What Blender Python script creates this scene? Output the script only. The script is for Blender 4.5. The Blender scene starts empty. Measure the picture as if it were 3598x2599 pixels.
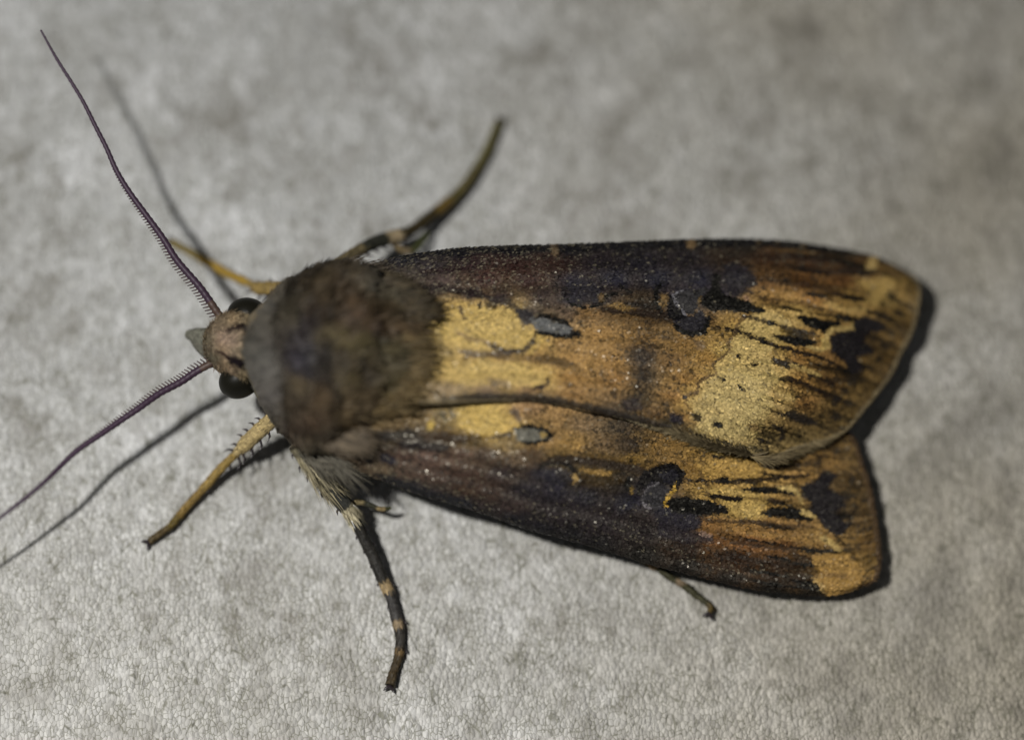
import bpy, math, random
import numpy as np
from mathutils import Vector

random.seed(7)
rng = np.random.default_rng(11)
scene = bpy.context.scene
C = scene.collection
scene.unit_settings.system = 'METRIC'
scene.unit_settings.scale_length = 0.01          # one unit is one centimetre

# ------------------------------------------------------------------ camera
D = 16.0                      # camera distance (cm)
FIELD = 3.1                   # width of the field at that distance (cm)
TILT = math.radians(15.0)     # camera leans back from straight-down
YAW = math.radians(-2.0)
cam_pos = Vector((math.sin(YAW) * D, -math.sin(TILT) * D, math.cos(TILT) * D))
fwd = (-cam_pos).normalized()
right = fwd.cross(Vector((0, 1, 0.0))).normalized()
up = right.cross(fwd).normalized()
cam_d = bpy.data.cameras.new('macro_camera')
cam = bpy.data.objects.new('macro_camera', cam_d)
C.objects.link(cam)
from mathutils import Matrix
cam.matrix_world = Matrix((
    (right.x, up.x, -fwd.x, cam_pos.x),
    (right.y, up.y, -fwd.y, cam_pos.y),
    (right.z, up.z, -fwd.z, cam_pos.z),
    (0, 0, 0, 1)))
cam_d.sensor_width = 36
cam_d.lens = 36.0 * D / FIELD
cam_d.clip_start = 0.1
cam_d.clip_end = 500
cam_d.dof.use_dof = True
cam_d.dof.aperture_fstop = 0.142
cam_d.dof.aperture_blades = 9
scene.camera = cam

SW, SH = 3598.0, 2599.0
R_, U_, F_, P_ = (np.array(v) for v in (right, up, fwd, cam_pos))
def P(sx, sy, z):
    """plan position (measured on the photograph) + height above the slab -> world"""
    sx = np.asarray(sx, float); sy = np.asarray(sy, float); z = np.asarray(z, float)
    u = (sx / SW - 0.5) * FIELD / D
    v = -(sy - SH / 2) / SW * FIELD / D
    d = F_ + u[..., None] * R_ + v[..., None] * U_
    t = (z - P_[2]) / d[..., 2]
    return P_ + d * t[..., None]
PX = FIELD / SW               # one plan unit in cm

cam_d.dof.focus_distance = float(np.dot(P(1000, 2520, 0.0) - P_, F_))

# ------------------------------------------------------------------ light
world = bpy.data.worlds.new('World'); scene.world = world
world.use_nodes = True
world.node_tree.nodes['Background'].inputs[0].default_value = (0.92, 0.95, 1.0, 1)
world.node_tree.nodes['Background'].inputs[1].default_value = 0.065
ld = bpy.data.lights.new('flash_lamp', 'AREA'); ld.shape = 'DISK'
ld.size = 0.55; ld.energy = 240; ld.spread = math.radians(62); ld.color = (1.0, 0.985, 0.955)
lamp = bpy.data.objects.new('flash_lamp', ld); C.objects.link(lamp)
lamp.location = (-5.2, -0.8, 12.0)
lamp.rotation_euler = (Vector((-0.8, -1.9, 0.0)) - lamp.location).to_track_quat('-Z', 'Y').to_euler()
scene.view_settings.view_transform = 'Standard'
scene.view_settings.look = 'None'
scene.view_settings.exposure = 0.0
scene.view_settings.gamma = 1.0

# ------------------------------------------------------------------ helpers
def lin(c):
    c = np.asarray(c, float) / 255.0
    return np.where(c <= 0.04045, c / 12.92, ((c + 0.055) / 1.055) ** 2.4)

def _hash(ix, iy, seed):
    h = (ix * 374761393 + iy * 668265263 + seed * 1442695041) & 0x7fffffff
    h = ((h ^ (h >> 13)) * 1274126177) & 0x7fffffff
    return ((h ^ (h >> 16)) & 0xffff) / 65535.0
def vnoise(x, y, seed=0):
    x = np.asarray(x, float); y = np.asarray(y, float)
    ix = np.floor(x).astype(np.int64); iy = np.floor(y).astype(np.int64)
    fx = x - ix; fy = y - iy
    fx = fx * fx * (3 - 2 * fx); fy = fy * fy * (3 - 2 * fy)
    a = _hash(ix, iy, seed); b = _hash(ix + 1, iy, seed)
    c = _hash(ix, iy + 1, seed); d = _hash(ix + 1, iy + 1, seed)
    return (a + (b - a) * fx) * (1 - fy) + (c + (d - c) * fx) * fy
def fbm(x, y, seed=0, oct=4):
    s = 0; a = 0.5; n = 0
    for o in range(oct):
        s = s + a * vnoise(x * 2 ** o, y * 2 ** o, seed + o * 17); n += a; a *= 0.5
    return s / n
def sstep(e0, e1, x):
    t = np.clip((x - e0) / (e1 - e0), 0, 1); return t * t * (3 - 2 * t)

def spline(pts, n):
    """Catmull-Rom through pts, resampled evenly by arc length"""
    p = np.asarray(pts, float)
    p = np.vstack([2 * p[0] - p[1], p, 2 * p[-1] - p[-2]])
    out = []
    for i in range(1, len(p) - 2):
        t = np.linspace(0, 1, 24, endpoint=False)[:, None]
        a, b, c, d = p[i - 1], p[i], p[i + 1], p[i + 2]
        out.append(0.5 * (2 * b + (c - a) * t + (2 * a - 5 * b + 4 * c - d) * t ** 2 + (3 * b - a - 3 * c + d) * t ** 3))
    out = np.vstack(out + [p[-2:-1]])
    L = np.concatenate([[0], np.cumsum(np.linalg.norm(np.diff(out[:, :2], axis=0), axis=1))])
    q = np.linspace(0, L[-1], n)
    return np.stack([np.interp(q, L, out[:, k]) for k in range(out.shape[1])], 1)

def mesh_obj(name, verts, faces, mat, parent=None, col=None, smooth=True, extra=None):
    me = bpy.data.meshes.new(name)
    verts = np.asarray(verts, np.float32)
    if isinstance(faces, np.ndarray):
        nf, k = faces.shape
        me.vertices.add(len(verts)); me.vertices.foreach_set('co', verts.ravel())
        me.loops.add(nf * k); me.loops.foreach_set('vertex_index', faces.astype(np.int32).ravel())
        me.polygons.add(nf)
        me.polygons.foreach_set('loop_start', np.arange(0, nf * k, k, dtype=np.int32))
        me.update(calc_edges=True)
    else:
        me.from_pydata([tuple(map(float, v)) for v in verts], [], faces)
        me.update()
    me.validate()
    if smooth:
        me.polygons.foreach_set('use_smooth', np.ones(len(me.polygons), bool))
    if col is not None:
        a = me.color_attributes.new('pigment', 'FLOAT_COLOR', 'POINT')
        rgba = np.ones((len(verts), 4), np.float32); rgba[:, :3] = col
        a.data.foreach_set('color', rgba.ravel())
    for k, v in (extra or {}).items():
        a = me.attributes.new(k, 'FLOAT', 'POINT'); a.data.foreach_set('value', np.asarray(v, np.float32))
    me.materials.append(mat)
    o = bpy.data.objects.new(name, me); C.objects.link(o)
    if parent: o.parent = parent
    return o

def grid_faces(n, m, wrap=False):
    i = np.arange(n - 1)[:, None]; j = np.arange(m if wrap else m - 1)[None, :]
    j2 = (j + 1) % m
    return np.stack([i * m + j, (i + 1) * m + j, (i + 1) * m + j2, i * m + j2], -1).reshape(-1, 4)

def new_mat(name):
    m = bpy.data.materials.new(name); m.use_nodes = True
    nt = m.node_tree
    return m, nt, nt.nodes['Principled BSDF']
def N(nt, t, **kw):
    n = nt.nodes.new(t)
    for k, v in kw.items(): setattr(n, k, v)
    return n
def pigment_mat(name, rough=0.5, spec=0.4, bump=0.0, bscale=60, sheen=0.0, grain=0.25):
    m, nt, b = new_mat(name)
    at = N(nt, 'ShaderNodeAttribute', attribute_name='pigment')
    tc = N(nt, 'ShaderNodeTexCoord')
    no = N(nt, 'ShaderNodeTexNoise'); no.inputs['Scale'].default_value = bscale; no.inputs['Detail'].default_value = 4
    nt.links.new(tc.outputs['Object'], no.inputs['Vector'])
    mr = N(nt, 'ShaderNodeMapRange'); mr.inputs['From Min'].default_value = 0.3; mr.inputs['From Max'].default_value = 0.7
    mr.inputs['To Min'].default_value = 1 - grain; mr.inputs['To Max'].default_value = 1 + grain
    nt.links.new(no.outputs['Fac'], mr.inputs['Value'])
    vm = N(nt, 'ShaderNodeVectorMath', operation='SCALE')
    nt.links.new(at.outputs['Color'], vm.inputs[0]); nt.links.new(mr.outputs['Result'], vm.inputs['Scale'])
    nt.links.new(vm.outputs['Vector'], b.inputs['Base Color'])
    b.inputs['Roughness'].default_value = rough
    b.inputs['Specular IOR Level'].default_value = spec
    b.inputs['Sheen Weight'].default_value = sheen
    if bump:
        bp = N(nt, 'ShaderNodeBump'); bp.inputs['Strength'].default_value = bump; bp.inputs['Distance'].default_value = 0.01
        nt.links.new(no.outputs['Fac'], bp.inputs['Height']); nt.links.new(bp.outputs['Normal'], b.inputs['Normal'])
    return m

# ------------------------------------------------------------------ the slab under the moth
def axis_coords(lo, hi, step, far):
    core = np.arange(lo, hi + 1e-6, step)
    g = []; d = step
    x = hi
    while x < far: d *= 1.35; x += d; g.append(x)
    g2 = []; d = step; x = lo
    while x > -far: d *= 1.35; x -= d; g2.append(x)
    return np.concatenate([g2[::-1], core, g])
gx = axis_coords(-1.75, 1.75, 0.008, 12); gy = axis_coords(-1.35, 1.6, 0.008, 12)
GX, GY = np.meshgrid(gx, gy, indexing='ij')
gz = 0.020 * (fbm(GX * 2.3 + 5, GY * 2.3, 3, 3) - 0.5) + 0.012 * (fbm(GX * 11, GY * 11, 8, 3) - 0.5)
gz -= 0.012
# dirt: worn smudges with places of their own plus drifting noise
px_at = P(np.zeros(1), np.zeros(1), 0.0)
stain = np.zeros_like(GX)
def blob(sx, sy, rx, ry, a, rot=0):
    c = P(np.array([sx]), np.array([sy]), 0.0)[0]
    dx = (GX - c[0]) / (rx * PX); dy = -(GY - c[1]) / (ry * PX)
    cr, sr = math.cos(rot), math.sin(rot)
    ex, ey = dx * cr + dy * sr * ry / rx, -dx * sr * rx / ry + dy * cr
    wob = 0.6 + 0.8 * fbm(GX * 9 + sx, GY * 9, 21, 3)
    stain[...] += a * np.exp(-(ex ** 2 + ey ** 2) / wob)
for b in ((1490, 380, 90, 55, .55, -.4), (1110, 660, 55, 80, .40, .6), (650, 400, 70, 55, .30), (2800, 120, 120, 90, .35), (2780, 230, 60, 60, .35),
          (2990, 340, 80, 50, .40), (3160, 400, 60, 140, .3, -.6), (3480, 290, 70, 60, .75), (3420, 150, 50, 40, .4), (2680, 400, 60, 50, .35),
          (2210, 780, 70, 50, .35), (2560, 620, 60, 60, .35), (2700, 610, 70, 50, .3), (3070, 620, 70, 45, .4), (2850, 580, 60, 80, .3),
          (3380, 1500, 120, 60, .7, -.5), (3540, 1420, 90, 70, .6), (3290, 2120, 110, 95, .75), (3330, 2010, 60, 60, .5), (3500, 1650, 130, 90, .3),
          (3520, 520, 60, 110, .5), (3440, 620, 120, 90, .35), (1980, 2200, 40, 70, .5), (1990, 2340, 45, 30, .5), (2050, 2560, 40, 60, .5),
          (890, 2000, 70, 60, .35), (890, 1830, 60, 40, .3), (590, 1720, 70, 30, .25), (2060, 2080, 50, 40, .3), (1600, 2240, 35, 40, .35),
          (2950, 2380, 35, 50, .4), (3300, 2400, 40, 60, .45), (2830, 2430, 30, 22, .5), (3020, 2440, 28, 28, .55), (3570, 2480, 60, 70, .55),
          (2990, 2560, 70, 40, .45), (1190, 2120, 50, 30, .3), (700, 1600, 50, 30, .3), (500, 2260, 22, 14, .6), (560, 2240, 18, 16, .6),
          (70, 2420, 60, 60, .35), (190, 2390, 50, 40, .3), (110, 1480, 60, 60, .2), (1730, 830, 60, 40, .3), (1760, 1860, 40, 40, .3),
          (2450, 120, 60, 60, .25), (1900, 180, 110, 80, .2), (330, 120, 120, 80, .18), (2000, 520, 90, 60, .22)):
    blob(*b)
stain *= 1.15
stain += 0.35 * sstep(0.50, 0.80, fbm(GX * 3.2 + 3, GY * 3.2 + 9, 41, 4)) + 0.45 * sstep(.52, .78, fbm(GX * 12, GY * 9, 55, 4)) + 0.4 * sstep(.55, .8, fbm(GX * 34, GY * 26, 57, 3))
pale = 0.6 * sstep(0.5, 0.75, fbm(GX * 4.5 + 30, GY * 4.5 + 2, 77, 4)) + 0.6 * sstep(.52, .76, fbm(GX * 17, GY * 13, 79, 4))
tan = sstep(-0.5, 1.9, GX + 0.25 * GY) * (0.6 + 0.9 * (fbm(GX * 1.4, GY * 1.4, 91, 3) - 0.3)) + 0.30 * sstep(0.2, -1.1, GY)
m_ground, nt, b = new_mat('weathered_slab')
tc = N(nt, 'ShaderNodeTexCoord')
wn = N(nt, 'ShaderNodeTexNoise'); wn.inputs['Scale'].default_value = 34; wn.inputs['Detail'].default_value = 3
nt.links.new(tc.outputs['Object'], wn.inputs['Vector'])
wsc = N(nt, 'ShaderNodeVectorMath', operation='SCALE'); wsc.inputs['Scale'].default_value = 0.011
wsub = N(nt, 'ShaderNodeVectorMath', operation='SUBTRACT'); wsub.inputs[1].default_value = (.5, .5, .5)
nt.links.new(wn.outputs['Color'], wsub.inputs[0]); nt.links.new(wsub.outputs[0], wsc.inputs[0])
wadd = N(nt, 'ShaderNodeVectorMath', operation='ADD')
nt.links.new(tc.outputs['Object'], wadd.inputs[0]); nt.links.new(wsc.outputs[0], wadd.inputs[1])
mp = N(nt, 'ShaderNodeMapping'); mp.inputs['Scale'].default_value = (1.25, 0.80, 1.0)
mp.inputs['Rotation'].default_value = (0, 0, math.radians(-8))
nt.links.new(wadd.outputs[0], mp.inputs['Vector'])
ve = N(nt, 'ShaderNodeTexVoronoi', feature='DISTANCE_TO_EDGE'); ve.inputs['Scale'].default_value = 66
vf = N(nt, 'ShaderNodeTexVoronoi', feature='SMOOTH_F1'); vf.inputs['Scale'].default_value = 66; vf.inputs['Smoothness'].default_value = 0.12
for v in (ve, vf): nt.links.new(mp.outputs[0], v.inputs['Vector'])
cw = N(nt, 'ShaderNodeMapping'); cw.inputs['Scale'].default_value = (1.7, 0.42, 1.0); cw.inputs['Rotation'].default_value = (0, 0, math.radians(6))
nt.links.new(wadd.outputs[0], cw.inputs['Vector'])
ve2 = N(nt, 'ShaderNodeTexVoronoi', feature='DISTANCE_TO_EDGE'); ve2.inputs['Scale'].default_value = 17
nt.links.new(cw.outputs[0], ve2.inputs['Vector'])
# grooves: narrow dark lines whose strength comes and goes
gn = N(nt, 'ShaderNodeTexNoise'); gn.inputs['Scale'].default_value = 22; gn.inputs['Detail'].default_value = 4
nt.links.new(tc.outputs['Object'], gn.inputs['Vector'])
gw = N(nt, 'ShaderNodeMapRange'); gw.inputs['From Min'].default_value = 0.36; gw.inputs['From Max'].default_value = 0.70
gw.inputs['To Min'].default_value = 0.01; gw.inputs['To Max'].default_value = 0.17
nt.links.new(gn.outputs['Fac'], gw.inputs['Value'])
gl = N(nt, 'ShaderNodeMapRange', interpolation_type='SMOOTHSTEP')
gl.inputs['From Min'].default_value = 0.0; gl.inputs['To Min'].default_value = 1.0; gl.inputs['To Max'].default_value = 0.0
nt.links.new(ve.outputs['Distance'], gl.inputs['Value']); nt.links.new(gw.outputs[0], gl.inputs['From Max'])
gl2 = N(nt, 'ShaderNodeMapRange', interpolation_type='SMOOTHSTEP')
gl2.inputs['From Min'].default_value = 0.0; gl2.inputs['From Max'].default_value = 0.05; gl2.inputs['To Min'].default_value = 1.9; gl2.inputs['To Max'].default_value = 0.0
nt.links.new(ve2.outputs['Distance'], gl2.inputs['Value'])
cm_ = N(nt, 'ShaderNodeMapRange'); cm_.inputs['From Min'].default_value = 0.42; cm_.inputs['From Max'].default_value = 0.75; nt.links.new(wn.outputs['Fac'], cm_.inputs['Value'])
mk = N(nt, 'ShaderNodeMath', operation='MULTIPLY', use_clamp=True); nt.links.new(gl2.outputs[0], mk.inputs[0]); nt.links.new(cm_.outputs[0], mk.inputs[1])
gm0 = N(nt, 'ShaderNodeMath', operation='MAXIMUM'); nt.links.new(gl.outputs[0], gm0.inputs[0]); nt.links.new(mk.outputs[0], gm0.inputs[1])
# pits: small irregular hollows, coloured darker
pmap = N(nt, 'ShaderNodeMapping'); pmap.inputs['Scale'].default_value = (1.3, 0.75, 1.0); nt.links.new(tc.outputs['Object'], pmap.inputs['Vector'])
pn = N(nt, 'ShaderNodeTexNoise'); pn.inputs['Scale'].default_value = 62; pn.inputs['Detail'].default_value = 5; pn.inputs['Roughness'].default_value = 0.62
nt.links.new(pmap.outputs[0], pn.inputs['Vector'])
pr = N(nt, 'ShaderNodeMapRange', interpolation_type='SMOOTHSTEP'); pr.inputs['From Min'].default_value = 0.28; pr.inputs['From Max'].default_value = 0.42
pr.inputs['To Min'].default_value = 1.0; pr.inputs['To Max'].default_value = 0.0
nt.links.new(pn.outputs['Fac'], pr.inputs['Value'])
gmax = N(nt, 'ShaderNodeMath', operation='MAXIMUM'); nt.links.new(gm0.outputs[0], gmax.inputs[0]); nt.links.new(pr.outputs[0], gmax.inputs[1])
# colour
def attr(name):
    a = N(nt, 'ShaderNodeAttribute', attribute_name=name); return a.outputs['Fac']
def mix(fac, a, c, blend='MIX', k=1.0):
    m = N(nt, 'ShaderNodeMix', data_type='RGBA', blend_type=blend)
    if k != 1.0:
        mu = N(nt, 'ShaderNodeMath', operation='MULTIPLY', use_clamp=True); nt.links.new(fac, mu.inputs[0]); mu.inputs[1].default_value = k; fac = mu.outputs[0]
    nt.links.new(fac, m.inputs[0])
    for sock, val in ((m.inputs[6], a), (m.inputs[7], c)):
        if isinstance(val, tuple): sock.default_value = (*val, 1)
        else: nt.links.new(val, sock)
    return m.outputs[2]
c0 = mix(attr('pale'), (0.485, 0.487, 0.478), (0.64, 0.645, 0.645), k=0.85)
c0 = mix(attr('tan'), c0, (0.385, 0.335, 0.245), k=0.8)
hsv = N(nt, 'ShaderNodeSeparateColor'); nt.links.new(vf.outputs['Color'], hsv.inputs[0])
cv = N(nt, 'ShaderNodeMapRange'); cv.inputs['To Min'].default_value = 0.84; cv.inputs['To Max'].default_value = 1.14
nt.links.new(hsv.outputs[0], cv.inputs['Value'])
cs = N(nt, 'ShaderNodeVectorMath', operation='SCALE'); nt.links.new(c0, cs.inputs[0]); nt.links.new(cv.outputs[0], cs.inputs['Scale'])
c1 = mix(attr('stain'), cs.outputs[0], (0.17, 0.155, 0.13), k=0.66)
c2 = mix(gmax.outputs[0], c1, (0.115, 0.112, 0.075), k=0.72)
nt.links.new(c2, b.inputs['Base Color'])
b.inputs['Roughness'].default_value = 0.8; b.inputs['Specular IOR Level'].default_value = 0.25
hgt = N(nt, 'ShaderNodeMapRange'); hgt.inputs['From Max'].default_value = 0.75; hgt.inputs['To Min'].default_value = 1.0; hgt.inputs['To Max'].default_value = 0.0; nt.links.new(vf.outputs['Distance'], hgt.inputs['Value'])
hs = N(nt, 'ShaderNodeMath', operation='POWER'); hs.inputs[1].default_value = 0.8; nt.links.new(hgt.outputs[0], hs.inputs[0])
fine = pn
hm = N(nt, 'ShaderNodeMath', operation='MULTIPLY_ADD'); nt.links.new(fine.outputs['Fac'], hm.inputs[0]); hm.inputs[1].default_value = 1.0; nt.links.new(hs.outputs[0], hm.inputs[2])
bp = N(nt, 'ShaderNodeBump'); bp.inputs['Strength'].default_value = 0.8; bp.inputs['Distance'].default_value = 0.007
nt.links.new(hm.outputs[0], bp.inputs['Height']); nt.links.new(bp.outputs['Normal'], b.inputs['Normal'])
gv = np.stack([GX, GY, gz], -1).reshape(-1, 3)
ground = mesh_obj('ground', gv, grid_faces(len(gx), len(gy))[:, ::-1].copy(), m_ground,
                  extra={'stain': np.clip(stain, 0, 1.2).ravel(), 'pale': pale.ravel(), 'tan': np.clip(tan, 0, 1).ravel()})
ground['kind'] = 'structure'
ground['label'] = 'pale grey weathered slab with fine crackled grain'

# ------------------------------------------------------------------ painting tools (wing and fur pigment)
def idw(pts, x, y, power=3.2, ysc=1.6):
    a = np.array([[p[0], p[1]] for p in pts], float); c = lin([p[2] for p in pts])
    out = np.zeros((len(x), 3)); B = 20000
    for i in range(0, len(x), B):
        d2 = (x[i:i + B, None] - a[:, 0]) ** 2 + ((y[i:i + B, None] - a[:, 1]) * ysc) ** 2 + 200
        w = d2 ** (-power / 2); w /= w.sum(1, keepdims=True); out[i:i + B] = w @ c
    return out
def seg_d(x, y, pts, close):
    pts = np.asarray(pts, float); n = len(pts); d = np.full(len(x), 1e9); par = np.zeros(len(x))
    L = np.concatenate([[0], np.cumsum(np.hypot(*np.diff(pts, axis=0).T))])
    for i in range(n if close else n - 1):
        a = pts[i]; c = pts[(i + 1) % n]; e = c - a; l2 = max(e @ e, 1e-9)
        t = np.clip(((x - a[0]) * e[0] + (y - a[1]) * e[1]) / l2, 0, 1)
        dd = np.hypot(x - a[0] - t * e[0], y - a[1] - t * e[1])
        m = dd < d; d[m] = dd[m]
        if not close: par[m] = (L[i] + t[m] * math.sqrt(l2)) / L[-1]
    return d, par
def inside(x, y, pts):
    pts = np.asarray(pts, float); r = np.zeros(len(x), bool); j = len(pts) - 1
    for i in range(len(pts)):
        xi, yi = pts[i]; xj, yj = pts[j]
        if yi != yj:
            r ^= ((yi > y) != (yj > y)) & (x < (xj - xi) * (y - yi) / (yj - yi) + xi)
        j = i
    return r
def paint(col, x, y, layers, warp):
    wx = x + warp * (fbm(x / 22, y / 14, 5, 3) - 0.5) * 2 + 0.5 * warp * (vnoise(x / 5, y / 4, 15) - 0.5) * 2
    wy = y + warp * 0.7 * (fbm(x / 20 + 40, y / 14, 6, 3) - 0.5) * 2 + 0.4 * warp * (vnoise(x / 5, y / 4, 25) - 0.5) * 2
    for ly in layers:
        ext = np.ptp(np.asarray(ly[1], float), axis=0).max()
        grow = 3.5 if sum(ly[2]) < 60 and ext > 70 else 0.0
        kind, pts, rgb = ly[0], ly[1], lin(ly[2]); soft = ly[3]; al = ly[4]
        wd = ly[5] * 1.25 if kind == 'line' else 0
        a = np.asarray(pts, float); pad = soft + wd + warp * 2 + 4
        m = (x > a[:, 0].min() - pad) & (x < a[:, 0].max() + pad) & (y > a[:, 1].min() - pad) & (y < a[:, 1].max() + pad)
        if not m.any(): continue
        if kind == 'poly':
            d, _ = seg_d(wx[m], wy[m], pts, True); d = np.where(inside(wx[m], wy[m], pts), -d, d) - grow
            k = 1 - sstep(-soft * 0.5, soft * 0.5 + 0.01, d)
        else:
            d, par = seg_d(wx[m], wy[m], pts, False)
            taper = np.clip(np.minimum(par, 1 - par) * 6 + 0.25, 0, 1)
            k = 1 - sstep(wd * taper * 0.5 - soft * 0.5, wd * taper * 0.5 + soft * 0.5 + 0.01, d)
        k = (k * min(1.0, al * 1.2))[:, None]
        col[m] = col[m] * (1 - k) + rgb * k
    return col
def Z(x0, y0, s, pts): return [(x0 + px / s, y0 + py / s) for px, py in pts]
z4 = lambda *p: Z(2300, 800, 2.268, p)
z3 = lambda *p: Z(1700, 800, 3.24, p)
z2 = lambda *p: Z(1100, 800, 3.24, p)
z6 = lambda *p: Z(1700, 1250, 2.979, p)
z5 = lambda *p: Z(1100, 1250, 2.979, p)
z7 = lambda *p: Z(2300, 1400, 2.1844, p)
z8 = lambda *p: Z(1500, 1600, 2.268, p)

BLK = (9, 7, 7); DGB = (44, 42, 50); GRY = (72, 72, 84); PAL = (172, 145, 86); YEL = (165, 135, 65)
SMK = (40, 35, 34)

UP = []
def rows(store, s):
    for line in s.strip().split('\n'):
        for it in line.split(';'):
            v = [int(q) for q in it.replace(':', ',').split(',') if q.strip()]
            if len(v) == 5: store.append((v[0], v[1], v[2:]))
rows(UP, '''
1250,980:60,52,46;1420,915:36,36,42;1600,885:27,27,33;1800,875:22,22,26;2000,872:20,20,24;2200,865:23,21,23;2400,852:28,24,20;2600,860:36,27,17;2800,865:38,28,18;2950,890:44,34,20
1420,960:68,60,56;1500,945:53,46,47;1650,930:58,40,38;1800,930:60,36,30;1950,930:58,38,30;2100,930:40,32,34;2250,925:34,30,34;2400,910:38,32,32;2550,905:50,36,24;2700,910:66,42,23;2850,925:68,44,24;2980,935:72,48,27
1350,1000:66,58,52;1450,1000:72,62,60;1550,985:78,64,62;1700,980:72,50,46;1850,985:68,48,44;2000,990:50,45,52;2150,985:45,43,52;2300,985:42,41,50;2450,985:46,44,54;2580,985:50,46,52;2690,985:98,69,38;2820,985:98,65,33;2950,985:96,64,34;3040,960:110,84,48;3120,990:125,100,55;3190,1010:92,72,38
1500,1040:66,54,50;1650,1030:72,58,54;1750,1045:64,50,46;1900,1045:70,58,55;2000,1055:60,56,63;2100,1050:58,50,48;2250,1060:62,50,36;2400,1050:60,58,70;2520,1040:58,54,63;2700,1050:128,97,54;2850,1050:120,86,46;3000,1050:132,104,57;3100,1050:128,105,60;3180,1080:92,72,38
1520,1090:120,98,58;1600,1100:178,147,80;1700,1110:188,157,88;1800,1110:178,149,84;1860,1100:84,74,67;1980,1090:92,76,64;2050,1095:120,92,58;2200,1095:95,72,43;2300,1110:80,60,38;2480,1130:95,72,43;2600,1110:128,100,54;2700,1100:168,137,77;2800,1110:172,141,79;2900,1090:152,119,66;3000,1085:142,113,63;3080,1110:105,82,46;3180,1140:85,66,36
1560,1160:165,138,73;1650,1180:190,159,86;1750,1180:192,161,86;1840,1200:182,151,78;1980,1200:134,104,64;2100,1180:135,103,60;2250,1180:114,86,48;2400,1200:110,83,46;2520,1180:122,95,50;2620,1160:158,130,70;2720,1180:163,134,73;2850,1190:142,109,58;2950,1200:80,62,43;3050,1200:85,66,40;3150,1190:88,68,38
1540,1240:140,118,73;1650,1250:152,126,78;1750,1255:137,111,68;1880,1250:134,104,60;2000,1260:144,111,66;2150,1260:128,97,56;2250,1250:78,65,54;2350,1260:106,80,48;2480,1260:127,96,50;2560,1230:167,139,76;2680,1250:153,124,68;2800,1260:122,89,46;2920,1260:107,79,44;3020,1290:88,68,38;3110,1270:86,66,36
1560,1300:182,151,83;1680,1300:194,163,90;1800,1305:194,163,90;1880,1325:178,147,80;2000,1330:132,100,58;2150,1330:121,90,52;2260,1320:84,70,54;2400,1330:122,91,50;2460,1340:137,106,56;2540,1320:182,153,87;2650,1330:186,159,98;2720,1320:168,140,80;2800,1340:127,93,48;2900,1340:100,73,40;3000,1370:92,72,40;3080,1350:84,66,36
1560,1370:120,102,78;1700,1375:106,88,70;1850,1375:112,89,64;2000,1385:120,91,56;2150,1390:107,83,54;2250,1390:85,70,50;2350,1390:112,83,48;2420,1400:153,122,66;2520,1390:186,159,98;2650,1400:196,169,107;2740,1390:163,134,79;2820,1410:114,83,46;2920,1430:95,74,42;2990,1430:88,70,40
1560,1420:96,84,66;1900,1420:90,76,58;2150,1440:85,70,54;2300,1450:102,77,48;2400,1460:122,93,52;2480,1450:168,140,84;2600,1460:192,165,104;2700,1460:153,126,77;2780,1480:110,88,53;2880,1490:92,74,44;2950,1480:90,72,42
2450,1530:105,90,58;2550,1530:174,148,92;2620,1530:168,142,89;2700,1550:105,88,56;2800,1540:98,82,52;2350,1490:70,60,44;2640,1590:92,80,54;2880,1530:90,74,46
''')
LO = []
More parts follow.
